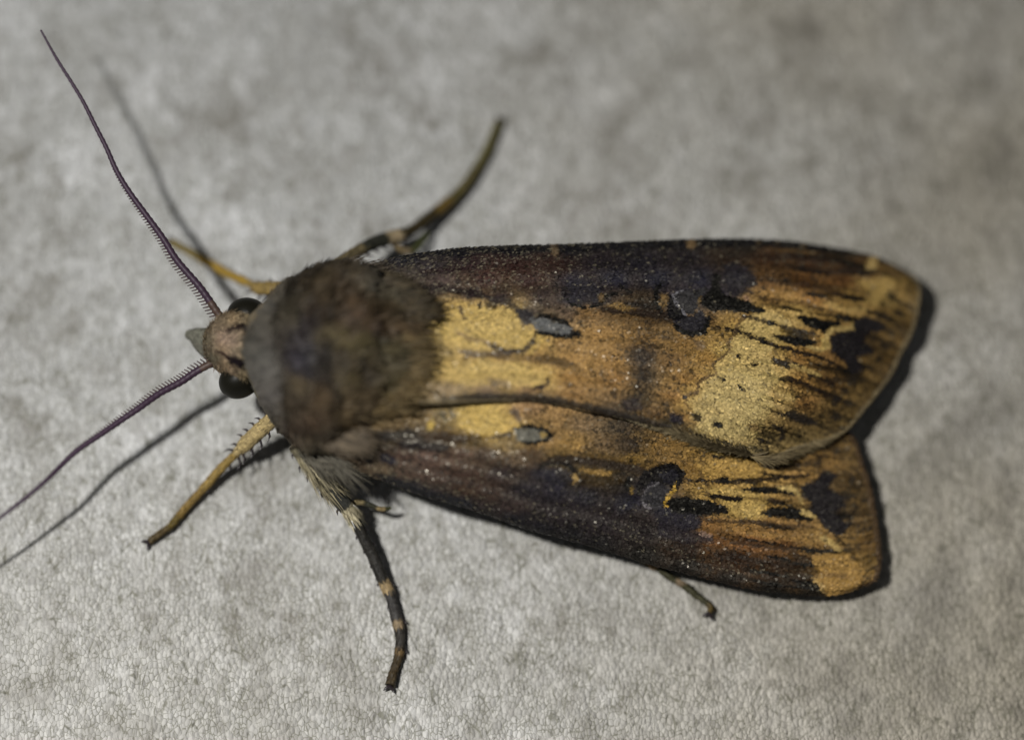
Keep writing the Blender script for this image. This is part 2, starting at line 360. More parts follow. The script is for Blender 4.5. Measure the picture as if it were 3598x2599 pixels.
rows(LO, '''
1330,1480:100,82,56;1450,1450:110,90,60;1560,1440:120,102,70;1650,1450:167,139,76;1720,1470:182,152,80;1750,1510:175,144,73;1850,1430:127,99,68;1950,1450:128,100,64;2050,1490:106,86,63;2150,1500:85,72,57;2250,1530:95,75,46;2350,1540:112,86,48;2450,1590:117,91,48;2550,1620:143,114,60;2620,1640:143,114,60
1330,1530:75,62,46;1450,1545:54,44,36;1560,1550:70,55,36;1650,1540:85,68,40;1780,1545:110,92,63;1900,1540:127,99,62;2000,1550:131,102,58;2120,1560:95,76,54;2200,1560:85,68,48;2300,1580:106,81,44;2400,1640:112,85,44;2500,1670:127,99,52
1330,1600:62,52,44;1400,1600:80,62,55;1500,1600:92,72,65;1600,1600:85,66,57;1700,1600:75,60,51;1850,1600:80,62,46;1950,1600:95,75,43;2100,1610:95,74,42;2220,1610:107,83,42
1330,1650:85,72,58;1420,1660:82,66,57;1520,1660:80,62,55;1620,1660:70,52,45;1750,1660:58,47,46;1900,1660:53,49,55;2000,1660:72,58,34;2100,1670:70,55,28;2180,1690:38,32,26;2280,1700:46,43,48
1420,1705:50,46,45;1520,1715:60,50,45;1620,1720:72,54,44;1720,1710:66,50,42;1850,1720:50,45,48;1950,1720:46,42,50;2050,1740:44,41,46;2200,1760:40,38,46;2330,1790:42,40,48;2420,1830:46,41,45
1400,1708:40,40,40;1500,1740:36,36,38;1600,1765:32,31,35;1700,1790:42,36,33;1800,1820:28,27,29;1900,1850:30,28,30;2000,1880:28,26,27;2100,1910:28,26,25;2250,1950:30,27,22;2400,1990:30,25,19;2550,2030:32,26,19;2700,2060:36,29,20;2850,2075:38,31,21
1800,1770:58,45,41;1950,1800:47,39,39;2100,1840:45,37,37;2250,1870:43,35,33;2400,1920:52,37,26;2550,1970:62,41,24;2700,2010:58,39,23;2800,2030:55,39,23
2500,1730:143,114,60;2600,1700:143,114,62;2700,1690:135,106,58;2800,1660:127,97,54;2900,1620:112,85,48;2960,1600:92,72,42;2560,1770:132,105,56;2620,1790:162,135,75;2720,1770:132,103,56;2830,1740:100,78,46;2950,1700:85,66,40;3020,1720:85,66,38
2480,1850:107,76,40;2600,1850:120,89,48;2700,1850:114,85,48;2800,1850:102,77,44;2860,1880:127,99,56;2950,1800:75,60,40;3030,1820:88,68,40
2500,1900:90,59,31;2620,1910:100,65,34;2750,1920:94,63,34;2860,1930:114,86,48;2960,1910:117,91,52;3050,1910:88,66,36
2600,1970:72,47,27;2700,1970:78,52,28;2820,1970:72,50,28;2880,1990:117,89,48;2970,1990:127,99,54;3050,1990:95,74,40;2930,2060:107,83,46;3020,2040:97,75,42;2900,1500:95,74,44;2700,1450:100,80,50;2300,1420:100,78,48
''')
up_layers = [
    ('poly', [(1560, 1120), (1600, 1082), (1680, 1084), (1760, 1092), (1806, 1112), (1832, 1150), (1868, 1180), (1850, 1215), (1800, 1238), (1740, 1226), (1690, 1246), (1600, 1222), (1556, 1180)], (194, 163, 90), 14, .45),
    ('poly', [(1550, 1292), (1700, 1270), (1830, 1288), (1895, 1318), (1897, 1345), (1860, 1358), (1760, 1345), (1640, 1352), (1560, 1340)], (194, 163, 92), 12, .45),
    ('poly', z4((850, 655), (720, 720), (640, 780), (650, 850), (580, 900), (600, 960), (520, 1030), (450, 1080), (480, 1170), (400, 1200), (330, 1240), (345, 1310), (270, 1340), (230, 1390), (290, 1460), (250, 1500), (340, 1530), (300, 1600), (440, 1640), (640, 1700), (760, 1690), (820, 1600), (880, 1500), (930, 1400), (880, 1300), (980, 1200), (930, 1100), (880, 1000), (1000, 900), (960, 800), (1060, 760), (1000, 690)), (196, 170, 104), 14, .34),
    ('poly', z4((400, 1200), (480, 1180), (620, 1150), (760, 1180), (820, 1300), (840, 1450), (760, 1600), (640, 1680), (440, 1620), (320, 1540), (300, 1450), (360, 1330)), (206, 180, 116), 26, .30),
    # costal strip and its pale ticks
    ('line', [(1400, 908), (1600, 880), (1900, 872), (2300, 858), (2700, 850), (2950, 882)], (19, 18, 21), 14, .8, 26),
    ('line', z2((1180, 510), (1500, 490), (1700, 470)), (38, 18, 20), 8, .8, 14),
    ('poly', z2((800, 560), (900, 520), (1000, 540), (980, 620), (880, 620)), BLK, 10, .85),
    ('line', z2((640, 530), (760, 580), (900, 640)), (160, 140, 95), 8, .8, 9),
    ('line', z3((770, 180), (790, 330)), (92, 76, 58), 10, .7, 22),
    ('line', [(2415, 842), (2425, 875)], (105, 84, 58), 10, .7, 24),
    ('line', [(2652, 846), (2658, 862)], (90, 72, 48), 8, .7, 12), ('line', [(2722, 846), (2728, 862)], (90, 72, 48), 8, .7, 12),
    ('line', [(2812, 856), (2818, 870)], (100, 80, 52), 8, .7, 14),
    ('line', [(2700, 880), (2780, 882), (2880, 892)], (110, 84, 50), 8, .45, 7),
    # long dark vein lines
    ('line', z2((1050, 700), (1350, 690), (1700, 730), (2000, 800)), (40, 28, 26), 12, .75, 18),
    ('line', z3((0, 830), (200, 840), (350, 930), (420, 1050)), (52, 46, 46), 12, .6, 20),
    ('line', z3((1300, 930), (1700, 960), (2100, 1010), (2268, 1060)), (46, 34, 26), 10, .7, 20),
    ('line', z2((1650, 880), (1660, 980), (1720, 1070)), (50, 42, 44), 8, .7, 12),
    ('poly', z2((1840, 860), (1880, 850), (1890, 920), (1850, 930)), BLK, 6, .8),
    ('poly', z2((1940, 860), (2080, 880), (2060, 940), (1960, 930)), (48, 36, 22), 10, .7),
    ('line', z2((1600, 1180), (1720, 1260), (1900, 1290), (2000, 1340)), (78, 66, 62), 10, .6, 14),
    ('line', z2((1640, 1400), (1800, 1440), (2050, 1430), (2268, 1390)), (74, 64, 56), 12, .7, 20),
    ('line', z3((0, 1340), (100, 1350), (250, 1420), (420, 1400), (520, 1310), (560, 1200)), (48, 40, 38), 12, .75, 16),
    ('line', z3((0, 1430), (300, 1480), (700, 1500), (1000, 1560)), (84, 66, 46), 14, .55, 26),
    # claviform mark
    ('poly', z3((320, 930), (460, 920), (560, 1020), (520, 1100), (420, 1120), (370, 1040)), (58, 55, 58), 16, .8),
    ('poly', z3((480, 1040), (640, 1030), (820, 1080), (970, 1130), (1000, 1200), (920, 1240), (740, 1220), (560, 1160)), (84, 84, 86), 10, .85),
    ('line', z3((560, 1030), (640, 1010), (800, 1050), (900, 1090), (985, 1140)), BLK, 5, .9, 12),
    ('poly', z3((965, 1170), (1030, 1170), (1085, 1230), (1060, 1260), (960, 1245)), BLK, 5, .95),
    ('line', z3((560, 1190), (680, 1215), (800, 1240), (1000, 1245)), BLK, 5, .9, 12),
    # round mark in the cell
    ('poly', z3((920, 620), (1060, 600), (1250, 620), (1320, 720), (1270, 850), (1100, 900), (960, 860)), (48, 46, 52), 16, .6),
    ('line', z3((905, 700), (915, 820), (960, 870), (1060, 905), (1180, 912), (1290, 880), (1345, 815), (1370, 775), (1460, 757), (1570, 765)), BLK, 4, .9, 8),
    ('poly', z3((1280, 760), (1350, 740), (1340, 830), (1290, 850)), (104, 82, 50), 6, .5),
    ('poly', z3((1330, 880), (1550, 850), (1700, 940), (1560, 960), (1400, 900)), (112, 88, 50), 12, .6),
    ('line', z3((1560, 860), (1750, 890), (1950, 920)), BLK, 10, .6, 14),
    ('line', z3((1500, 640), (1580, 700), (1660, 750)), BLK, 8, .7, 10),
    # kidney mark
    ('line', z3((2030, 620), (1960, 670), (1930, 760), (1945, 880), (1990, 980)), BLK, 6, .9, 13),
    ('poly', z4((20, 535), (85, 530), (95, 600), (60, 640), (15, 620)), (100, 78, 44), 6, .65),
    ('poly', z4((100, 540), (120, 560), (160, 620), (250, 720), (150, 740), (90, 700)), (18, 16, 18), 6, .9),
    ('poly', z4((115, 545), (170, 505), (300, 500), (400, 470), (360, 570), (335, 640), (265, 700), (200, 660), (150, 600)), (58, 56, 58), 7, .9),
    ('line', z4((200, 505), (120, 545), (150, 605), (200, 660), (250, 712)), (104, 102, 110), 5, .55, 6),
    ('poly', z4((120, 745), (250, 720), (350, 650), (400, 720), (390, 790), (300, 840), (200, 820)), (50, 47, 50), 8, .85),
    ('line', z4((125, 755), (165, 810), (220, 835), (290, 850), (370, 825), (405, 760), (410, 690)), BLK, 6, .9, 14),
    ('poly', z4((315, 560), (355, 545), (350, 620), (320, 630)), (100, 78, 42), 5, .6),
    ('poly', z4((370, 545), (430, 495), (470, 375), (500, 380), (500, 480), (530, 545), (640, 575), (740, 600), (790, 640), (850, 655), (820, 678), (700, 672), (560, 655), (430, 655), (350, 610)), BLK, 6, .95),
    ('poly', z4((520, 300), (620, 270), (720, 330), (800, 400), (790, 470), (700, 480), (780, 530), (700, 520), (640, 560), (560, 520)), (44, 40, 43), 10, .7),
    ('line', z4((690, 560), (740, 580)), (150, 118, 96), 6, .6, 12),
    # wedges of the outer field
    ('poly', z4((1110, 700), (1200, 705), (1300, 735), (1450, 745), (1468, 775), (1400, 790), (1330, 830), (1240, 795), (1150, 740)), BLK, 7, .96),
    ('poly', z4((935, 860), (1050, 862), (1150, 885), (1290, 900), (1250, 928), (1100, 938), (1000, 895)), BLK, 7, .95),
    ('poly', z4((1640, 695), (1760, 715), (1850, 800), (1670, 840), (1660, 900), (1750, 990), (1600, 1020), (1650, 1130), (1560, 1170), (1480, 1060), (1390, 980), (1380, 860), (1540, 790)), SMK, 12, .9),
    ('line', z4((1560, 745), (1545, 800), (1400, 808), (1340, 880), (1365, 935), (1310, 972), (1190, 945)), PAL, 7, .75, 13),
    ('poly', z4((1310, 880), (1370, 890), (1370, 950), (1300, 965)), (160, 134, 72), 8, .7),
    ('line', z4((640, 690), (800, 730), (960, 775), (1150, 820), (1320, 860)), (40, 31, 24), 7, .75, 10),
    ('line', z4((470, 790), (650, 830), (900, 930), (1100, 980), (1300, 1030), (1500, 1120)), (38, 28, 20), 7, .8, 11),
    ('line', z4((820, 890), (880, 915)), BLK, 5, .8, 14), ('line', z4((870, 745), (950, 770)), BLK, 5, .8, 13),
    ('line', z4((900, 1045), (1050, 1070), (1150, 1095)), (40, 30, 20), 7, .8, 11),
    ('line', z4((1000, 1180), (1150, 1230), (1280, 1290), (1400, 1360)), (48, 34, 22), 8, .75, 13),
    ('line', z4((1180, 1150), (1300, 1190), (1420, 1250)), (44, 32, 20), 7, .75, 12),
    ('line', z4((1050, 1090), (1200, 1130), (1300, 1170)), PAL, 8, .5, 12), ('line', z4((950, 1300), (1100, 1370)), PAL, 8, .5, 14),
    ('line', z4((900, 560), (1200, 610), (1500, 690)), (80, 58, 34), 8, .5, 9), ('line', z4((780, 540), (950, 590)), (70, 50, 30), 8, .5, 9),
    ('line', z4((1100, 450), (1300, 480), (1500, 540)), (64, 42, 24), 8, .5, 10), ('line', z4((1150, 330), (1400, 350), (1640, 340)), (56, 36, 20), 9, .6, 14),
    ('line', z4((700, 230), (1000, 240), (1400, 270)), (50, 32, 18), 10, .5, 14),
    ('poly', z4((1700, 240), (1760, 250), (1740, 330), (1660, 330)), (165, 138, 84), 8, .8),
    ('poly', z4((1780, 260), (1900, 320), (1990, 390), (1900, 400), (1760, 320)), (92, 70, 40), 12, .6),
    ('poly', z4((1580, 420), (1880, 400), (1890, 470), (1760, 620), (1640, 600), (1720, 520)), (146, 120, 68), 18, .7),
    ('line', z4((900, 700), (1000, 735), (1080, 790)), PAL, 8, .6, 14), ('line', z4((1330, 590), (1500, 650), (1680, 650)), PAL, 8, .35, 12),
    # scalloped inner rim of the gold field, spots
    ('line', z4((700, 690), (640, 770), (620, 850), (570, 900), (590, 970), (520, 1030), (450, 1080), (470, 1160), (400, 1190), (320, 1230), (330, 1300), (240, 1330), (220, 1390), (260, 1450)), (72, 56, 42), 8, .65, 10),
    ('poly', z4((620, 1010), (660, 1005), (670, 1050), (620, 1045)), BLK, 6, .8), ('poly', z4((750, 1070), (820, 1085), (790, 1105), (750, 1095)), BLK, 6, .8),
    ('poly', z4((640, 1245), (670, 1240), (695, 1280), (650, 1285)), BLK, 5, .9), ('poly', z4((500, 1190), (550, 1190), (560, 1225), (510, 1225)), BLK, 7, .8),
    ('poly', z4((440, 1540), (500, 1530), (530, 1575), (460, 1590)), BLK, 5, .85), ('poly', z4((280, 1470), (370, 1490), (350, 1530), (290, 1530)), BLK, 9, .75),
    ('poly', z4((190, 1320), (230, 1320), (240, 1370), (200, 1360)), (40, 32, 34), 9, .8), ('poly', z4((110, 1480), (180, 1500), (170, 1560), (100, 1540)), (40, 32, 34), 10, .8),
    ('poly', z4((300, 900), (390, 900), (370, 990), (310, 970)), (84, 68, 56), 12, .5),
    ('poly', z4((950, 1480), (1080, 1440), (1220, 1490), (1300, 1560), (1150, 1560), (1020, 1500)), (44, 38, 34), 12, .75),
    ('poly', z4((1400, 1330), (1470, 1330), (1470, 1380), (1400, 1380)), (46, 40, 34), 10, .8),
    ('line', z4((1390, 1200), (1500, 1210), (1600, 1260)), (52, 42, 30), 9, .6, 14),
    ('line', z7((880, 190), (960, 220), (970, 290), (940, 310)), (46, 40, 36), 8, .7, 12),
    ('poly', z7((680, 190), (780, 180), (800, 240), (720, 250)), (92, 70, 46), 12, .6), ('poly', z7((780, 300), (830, 310), (820, 330), (780, 325)), (48, 42, 36), 7, .8),
    # dusky band across the middle
    ('poly', z3((1600, 1300), (1880, 1180), (1950, 1300), (1880, 1560), (1740, 1620), (1640, 1450)), (66, 54, 46), 50, .16),
    ('poly', z6((1480, 0), (1680, 20), (1760, 150), (1640, 180), (1650, 380), (1580, 420), (1510, 150)), (60, 50, 44), 34, .2),
    ('poly', z6((1420, 440), (1600, 420), (1640, 560), (1480, 580), (1400, 520)), (52, 45, 46), 18, .65),
    ('poly', z6((1900, 570), (2060, 620), (2060, 700), (1930, 680)), (38, 32, 38), 12, .75),
    ('line', z6((480, 330), (580, 325), (640, 290), (635, 240)), (46, 34, 36), 6, .8, 10),
    ('line', z6((540, 20), (750, 60), (1000, 150)), (84, 66, 40), 14, .5, 24),
    ('line', z6((0, 250), (120, 280), (250, 300)), (74, 62, 56), 12, .6, 20),
    ('line', [(1536, 1402), (1700, 1392), (1834, 1392), (1970, 1408), (2100, 1438), (2271, 1480), (2346, 1496)], (48, 42, 36), 8, .7, 16),
]
# dark spots along the outer border of the upper wing
for p in ((3115, 1030), (3095, 1068), (3108, 1112), (3125, 1168), (3105, 1215), (3060, 1190), (3080, 1255), (3050, 1290), (3020, 1330), (2990, 1330), (2960, 1370), (2975, 1410), (2925, 1415), (2930, 1460), (3150, 1100)):
    r = random.uniform(10, 20)
    up_layers.append(('poly', [(p[0] + r * math.cos(a) * random.uniform(.6, 1.2), p[1] + .8 * r * math.sin(a) * random.uniform(.6, 1.2)) for a in np.arange(0, 6.2, .9)], (48, 40, 30), 12, .7))
up_layers.append(('line', [(3226, 1020), (3212, 1090), (3185, 1180), (3150, 1245), (3118, 1305), (3060, 1385), (2990, 1470)], (64, 48, 28), 10, .5, 12))
lo_layers = [
    ('line', z5((640, 1220), (900, 1330), (1250, 1450), (1700, 1580)), (36, 36, 38), 12, .7, 24),
    ('poly', z5((460, 960), (560, 910), (650, 940), (640, 1020), (520, 1010)), BLK, 10, .9),
    ('poly', z5((560, 1040), (600, 1090), (570, 1130), (530, 1100)), BLK, 8, .8), ('line', z5((680, 1030), (760, 1060), (840, 1110)), (28, 26, 38), 8, .8, 20),
    ('line', z5((600, 830), (760, 840), (950, 800), (1040, 830)), (42, 38, 34), 12, .7, 26),
    ('line', z5((860, 900), (1000, 930), (1200, 940), (1400, 960)), (40, 34, 32), 12, .75, 22),
    ('poly', z5((1120, 830), (1300, 800), (1560, 830), (1650, 860), (1560, 900), (1300, 890), (1140, 870)), (58, 38, 18), 14, .85),
    ('line', z5((1180, 780), (1220, 660)), (158, 132, 62), 8, .7, 16),
    ('poly', z5((1480, 560), (1560, 480), (1700, 490), (1860, 520), (1980, 690), (1930, 790), (1800, 830), (1620, 800), (1520, 740)), (186, 155, 80), 18, .75),
    ('line', z5((1300, 560), (1340, 650), (1400, 700)), (78, 74, 60), 8, .6, 12), ('line', z5((1400, 540), (1420, 620), (1480, 650)), (78, 74, 60), 8, .6, 12),
    ('line', z5((1150, 400), (1500, 380), (1800, 400), (2085, 420)), (150, 140, 112), 8, .4, 10),
    ('line', z5((1250, 390), (1500, 360), (1750, 350)), (62, 54, 50), 10, .5, 14),
    # ring mark
    ('poly', z6((280, 760), (520, 750), (640, 800), (690, 835), (600, 885), (480, 905), (320, 895)), (88, 86, 80), 8, .9),
    ('poly', z6((540, 800), (620, 800), (640, 840), (580, 860)), (120, 100, 58), 8, .8),
    ('line', z6((265, 755), (400, 738), (520, 750), (620, 785), (690, 828), (640, 868), (560, 895), (440, 912), (310, 900)), BLK, 4, .95, 10),
    ('poly', z6((630, 790), (715, 815), (715, 840), (640, 870)), BLK, 5, .95),
    ('line', z6((40, 860), (150, 830), (280, 800)), (44, 38, 40), 8, .7, 12),
    ('line', z6((270, 540), (320, 620), (350, 690)), (66, 56, 56), 12, .6, 20),
    ('poly', z6((1360, 600), (1560, 660), (1620, 760), (1480, 820), (1380, 760)), (62, 54, 50), 34, .3),
    ('poly', z6((1340, 880), (1560, 850), (1620, 920), (1480, 1000), (1350, 990)), (58, 50, 46), 34, .3),
    # dark lines of the cell
    ('line', z6((515, 1195), (560, 1160), (640, 1120), (760, 1110), (870, 1140), (930, 1200), (960, 1270), (1010, 1310)), (18, 14, 14), 7, .9, 14),
    ('line', z6((560, 1110), (760, 1070), (1000, 1090), (1300, 1130), (1560, 1180), (1750, 1230)), (48, 36, 26), 12, .75, 22),
    ('line', z6((970, 1190), (1100, 1215), (1320, 1225)), (128, 100, 54), 8, .7, 14),
    ('poly', z6((620, 1180), (760, 1160), (900, 1210), (930, 1300), (760, 1360), (600, 1300)), (46, 45, 52), 18, .6),
    ('poly', z6((890, 1240), (950, 1220), (970, 1290), (920, 1330)), (150, 122, 74), 6, .7),
    ('poly', z6((960, 1230), (1300, 1250), (1480, 1260), (1440, 1340), (1150, 1340), (1000, 1310)), (62, 46, 22), 16, .7),
    ('line', z6((1490, 1260), (1470, 1340), (1480, 1420)), BLK, 8, .85, 16), ('poly', z6((1495, 1350), (1550, 1380), (1540, 1440), (1500, 1440)), (110, 88, 44), 7, .65),
    # kidney mark
    ('poly', z6((1660, 1210), (1780, 1165), (1950, 1125), (2070, 1220), (2030, 1330), (1980, 1400), (1900, 1340), (1780, 1290), (1680, 1330), (1590, 1450), (1580, 1350)), (16, 13, 15), 8, .92),
    ('poly', z6((1800, 1230), (1950, 1190), (2010, 1240), (1960, 1340), (1870, 1320)), (40, 38, 42), 10, .8),
    ('poly', z6((1625, 1485), (1660, 1410), (1740, 1350), (1830, 1320), (1910, 1380), (1900, 1500), (1850, 1580), (1760, 1600), (1680, 1570)), (56, 54, 57), 8, .9),
    ('line', z6((1800, 1325), (1720, 1360), (1660, 1410), (1625, 1480), (1660, 1550), (1720, 1600)), (108, 104, 110), 5, .5, 6),
    ('line', z6((1990, 1310), (1960, 1400), (1900, 1470), (1870, 1540)), (160, 126, 48), 5, .85, 9), ('line', z6((1840, 1550), (1920, 1565)), (160, 126, 48), 4, .8, 9),
    ('poly', z7((70, 790), (170, 755), (300, 770), (400, 785), (520, 828), (600, 845), (560, 865), (450, 875), (250, 905), (120, 870)), BLK, 8, .96),
    ('poly', z7((100, 870), (300, 890), (340, 940), (300, 1010), (200, 1000), (120, 940)), (44, 40, 46), 14, .75),
    ('poly', z7((0, 880), (120, 900), (250, 1000), (420, 1050), (440, 1100), (250, 1110), (0, 1050)), (42, 38, 44), 20, .6),
    ('line', z7((320, 1020), (420, 1050)), (120, 100, 92), 7, .5, 14),
    # outer field
    ('line', z7((300, 350), (420, 390), (520, 440)), PAL, 8, .5, 18), ('poly', z7((420, 430), (530, 430), (520, 465), (430, 460)), (42, 34, 28), 8, .8),
    ('poly', z7((290, 470), (340, 530), (400, 470), (560, 450), (760, 470), (800, 560), (700, 610), (420, 600), (340, 560)), (150, 119, 62), 16, .6),
    ('line', z7((340, 520), (330, 600), (390, 660), (380, 720), (500, 790)), (76, 58, 36), 8, .6, 10),
    ('poly', z7((380, 690), (560, 680), (760, 720), (860, 760), (820, 850), (680, 890), (560, 880), (520, 810), (400, 730)), (160, 132, 72), 14, .65),
    ('line', z7((200, 620), (380, 628), (560, 632), (800, 618), (1000, 605), (1250, 580)), (46, 34, 22), 7, .8, 11),
    ('line', z7((480, 620), (560, 628)), BLK, 6, .85, 18),
    ('line', z7((370, 740), (470, 750), (570, 770), (670, 765)), (28, 22, 18), 7, .85, 13),
    ('line', z7((670, 765), (850, 775), (1060, 790)), (58, 42, 26), 8, .6, 10),
    ('poly', z7((660, 692), (760, 678), (900, 680), (1000, 690), (1055, 715), (1050, 738), (960, 715), (850, 718), (740, 715)), BLK, 6, .95),
    ('poly', z7((800, 870), (900, 838), (1050, 848), (1130, 870), (1200, 915), (1150, 932), (1060, 922), (960, 900), (860, 895)), BLK, 6, .96),
    ('poly', z7((1280, 555), (1395, 590), (1310, 680), (1450, 755), (1440, 835), (1360, 880), (1490, 985), (1400, 1055), (1330, 1035), (1240, 920), (1170, 865), (1180, 800), (1110, 740), (1110, 665), (1210, 635)), SMK, 12, .9),
    ('line', z7((930, 682), (1000, 685), (1060, 698), (1090, 745)), PAL, 6, .8, 13), ('line', z7((1100, 862), (1160, 880), (1215, 908)), PAL, 6, .8, 14),
    ('line', z7((1090, 745), (1110, 800)), PAL, 7, .5, 10), ('line', z7((880, 500), (1000, 480), (1040, 490)), PAL, 7, .6, 14),
    ('line', z7((780, 500), (900, 520), (1100, 500), (1270, 500)), (44, 36, 28), 9, .65, 12),
    ('line', z7((340, 925), (500, 940), (700, 945), (900, 950)), (66, 48, 32), 9, .6, 12), ('line', z7((560, 1100), (720, 1115), (870, 1145)), (52, 36, 24), 8, .6, 10),
    ('line', z7((950, 960), (1100, 975), (1230, 1000)), (66, 48, 30), 9, .5, 10), ('line', z7((700, 1030), (1000, 1060), (1200, 1080)), (126, 96, 52), 9, .5, 12),
    ('line', z7((500, 1200), (800, 1250), (1100, 1290)), (48, 32, 20), 10, .5, 14), ('line', z7((1250, 1060), (1330, 1100), (1410, 1170)), PAL, 8, .6, 16),
    ('poly', z7((1180, 1210), (1300, 1190), (1480, 1190), (1540, 1290), (1600, 1310), (1560, 1420), (1400, 1490), (1320, 1510), (1270, 1450), (1200, 1380), (1260, 1330), (1200, 1270)), (138, 107, 58), 12, .7),
    ('line', z7((1200, 1370), (1260, 1440), (1290, 1490)), (165, 135, 84), 7, .6, 10), ('line', z7((1260, 1340), (1400, 1370), (1480, 1360)), (86, 64, 36), 10, .5, 14),
    ('poly', z7((1420, 1150), (1500, 1140), (1510, 1170), (1430, 1170)), (52, 44, 34), 9, .7),
    ('line', z7((1560, 450), (1610, 640), (1650, 800), (1680, 980), (1700, 1150), (1700, 1260)), (62, 47, 30), 9, .5, 14),
]
for p in ((2870, 1612), (2900, 1660), (2960, 1655), (2985, 1690), (2965, 1745), (3000, 1780), (2980, 1830), (3010, 1850), (2975, 1885), (3030, 1760), (2990, 1960), (3000, 1925), (2930, 1590), (2880, 1575)):
    r = random.uniform(9, 17)
    lo_layers.append(('poly', [(p[0] + r * math.cos(a) * random.uniform(.6, 1.2), p[1] + .9 * r * math.sin(a) * random.uniform(.6, 1.2)) for a in np.arange(0, 6.2, .9)], (46, 38, 29), 12, .65))

# ------------------------------------------------------------------ wings
class Wing:
    """A forewing: Coons patch in plan between costa, inner margin and outer margin, lifted to a cambered vein-ribbed sheet."""
    def __init__(self, costa, inner, outer, zc, zi, droop, seed, flip):
        self.co = spline(costa, 400); self.inn = spline(inner, 400); self.out = spline(outer, 200)
        self.base0, self.base1 = self.co[0], self.inn[0]
        self.zc, self.zi, self.seed, self.flip, self.droop = zc, zi, seed, flip, droop
        self.tt = np.linspace(0, 1, 400); self.to = np.linspace(0, 1, 200)
    def plan(self, s, t):
        f = lambda c, tt, u: np.stack([np.interp(u, tt, c[:, 0]), np.interp(u, tt, c[:, 1])], -1)
        s_, t_ = s[..., None], t[..., None]
        A = f(self.co, self.tt, s); B = f(self.inn, self.tt, s); R = f(self.out, self.to, t)
        Lf = self.base0 * (1 - t_) + self.base1 * t_
        bl = (1 - s_) * (1 - t_) * self.co[0] + (1 - s_) * t_ * self.inn[0] + s_ * (1 - t_) * self.co[-1] + s_ * t_ * self.inn[-1]
        return (1 - t_) * A + t_ * B + (1 - s_) * Lf + s_ * R - bl
    def height(self, s, t):
        zc = np.interp(s, *self.zc); zi = np.interp(s, *self.zi)
        k = np.sin(np.clip(t, 0, 1) ** 0.62 * math.pi / 2)          # rolled down towards the costa
        z = zc + (zi - zc) * k
        # veins: low ribs fanning from the base, stronger outwards
        fan = t + 0.10 * np.sin(s * 3.0)
        z = z + 0.0045 * (0.3 + s) * np.cos(fan * 2 * math.pi * 7.5 + 1.1)
        z = z + 0.006 * np.sin(fan * 2 * math.pi * 2.1 + 0.6) * np.sin(math.pi * np.clip(s * 1.1, 0, 1))
        z = z - self.droop * sstep(0.80, 1.0, s) ** 1.5 * (1 - sstep(0.78, 1.0, t)) * sstep(0.0, 0.35, t)
        z = z + 0.004 * (fbm(s * 14, t * 9, self.seed, 3) - 0.5)
        return z
    def point(self, s, t, lift=0.0):
        q = self.plan(s, t)
        return P(q[..., 0], q[..., 1], self.height(s, t) + lift), q

def wing_colour(q, s, t, pts, layers, seed):
    x, y = q[:, 0], q[:, 1]
    wx = x + 26 * (fbm(x / 60, y / 40, seed, 3) - 0.5) + 10 * (vnoise(x / 9, y / 7, seed + 3) - .5)
    wy = y + 20 * (fbm(x / 60 + 9, y / 40, seed + 1, 3) - 0.5) + 8 * (vnoise(x / 9, y / 7, seed + 4) - .5)
    col = idw(pts, wx, wy)
    # streaks that run with the veins, stronger on the outer third
    st = fbm(s * 9, t * 70, seed + 7, 2) - 0.5
    k = (0.35 + 0.9 * sstep(0.55, 0.8, s)) * st - 0.75 * sstep(0.72, 0.82, s) * (1 - sstep(.93, .98, s)) * sstep(0.58, 0.74, vnoise(s * 16, t * 58 + 3 * s, seed + 41))
    col = col * (1 + 1.0 * k)[:, None]
    # mottling of dark scales
    mo = sstep(0.60, 0.78, fbm(x / 16, y / 12, seed + 9, 3)) * 0.45
    col = col * (1 - mo)[:, None]
    fre = sstep(0.66, 0.76, vnoise(x / 8, y / 6.5, seed + 21)) * sstep(.40, .62, fbm(x / 70, y / 50, seed + 23, 2)) * 0.55
    band = np.exp(-((x - 2245 - 0.10 * (1300 - y) - 30 * (fbm(y / 40, x / 90, seed + 31, 2) - .5)) / 42) ** 2) * sstep(1090, 1180, y) * (1 - sstep(1560, 1640, y))
    fre = np.maximum(fre, band * sstep(0.40, 0.60, vnoise(x / 7, y / 6, seed + 33)) * 0.62)
    col = col * (1 - fre)[:, None]
    col = paint(col, x, y, layers, 4.0)
    lum = (col @ np.array([.3, .59, .11]))[:, None]
    col = np.maximum(lum + (col - lum) * (1.0 - 0.09 * sstep(.10, .35, lum)), 0.001)
    col = col * (0.68 + 0.76 * sstep(0.02, 0.12, lum) - 0.50 * sstep(.22, .42, lum)) * np.array([.99, 1.0, .94])
    dkb = 1 - sstep(0.012, 0.05, lum)
    col = col * (1 + dkb * np.array([-.12, -.08, .22]))
    gr = sstep(0.56, 0.74, fbm(x / 13, y / 9, seed + 51, 3)) * 0.34 * sstep(.10, .25, lum[:, 0])
    col = col * (1 - gr)[:, None]
    return np.clip(col, 0.002, 0.9)

m_wing = pigment_mat('wing_membrane', rough=0.55, spec=0.3, bump=0.25, bscale=110, grain=0.15)
m_scale, nt, b = new_mat('wing_scale')
at = N(nt, 'ShaderNodeAttribute', attribute_name='pigment'); nt.links.new(at.outputs['Color'], b.inputs['Base Color'])
rg = N(nt, 'ShaderNodeAttribute', attribute_name='gloss'); nt.links.new(rg.outputs['Fac'], b.inputs['Roughness'])
b.inputs['Specular IOR Level'].default_value = 0.32
b.inputs['Specular Tint'].default_value = (1.0, 0.93, 0.78, 1)

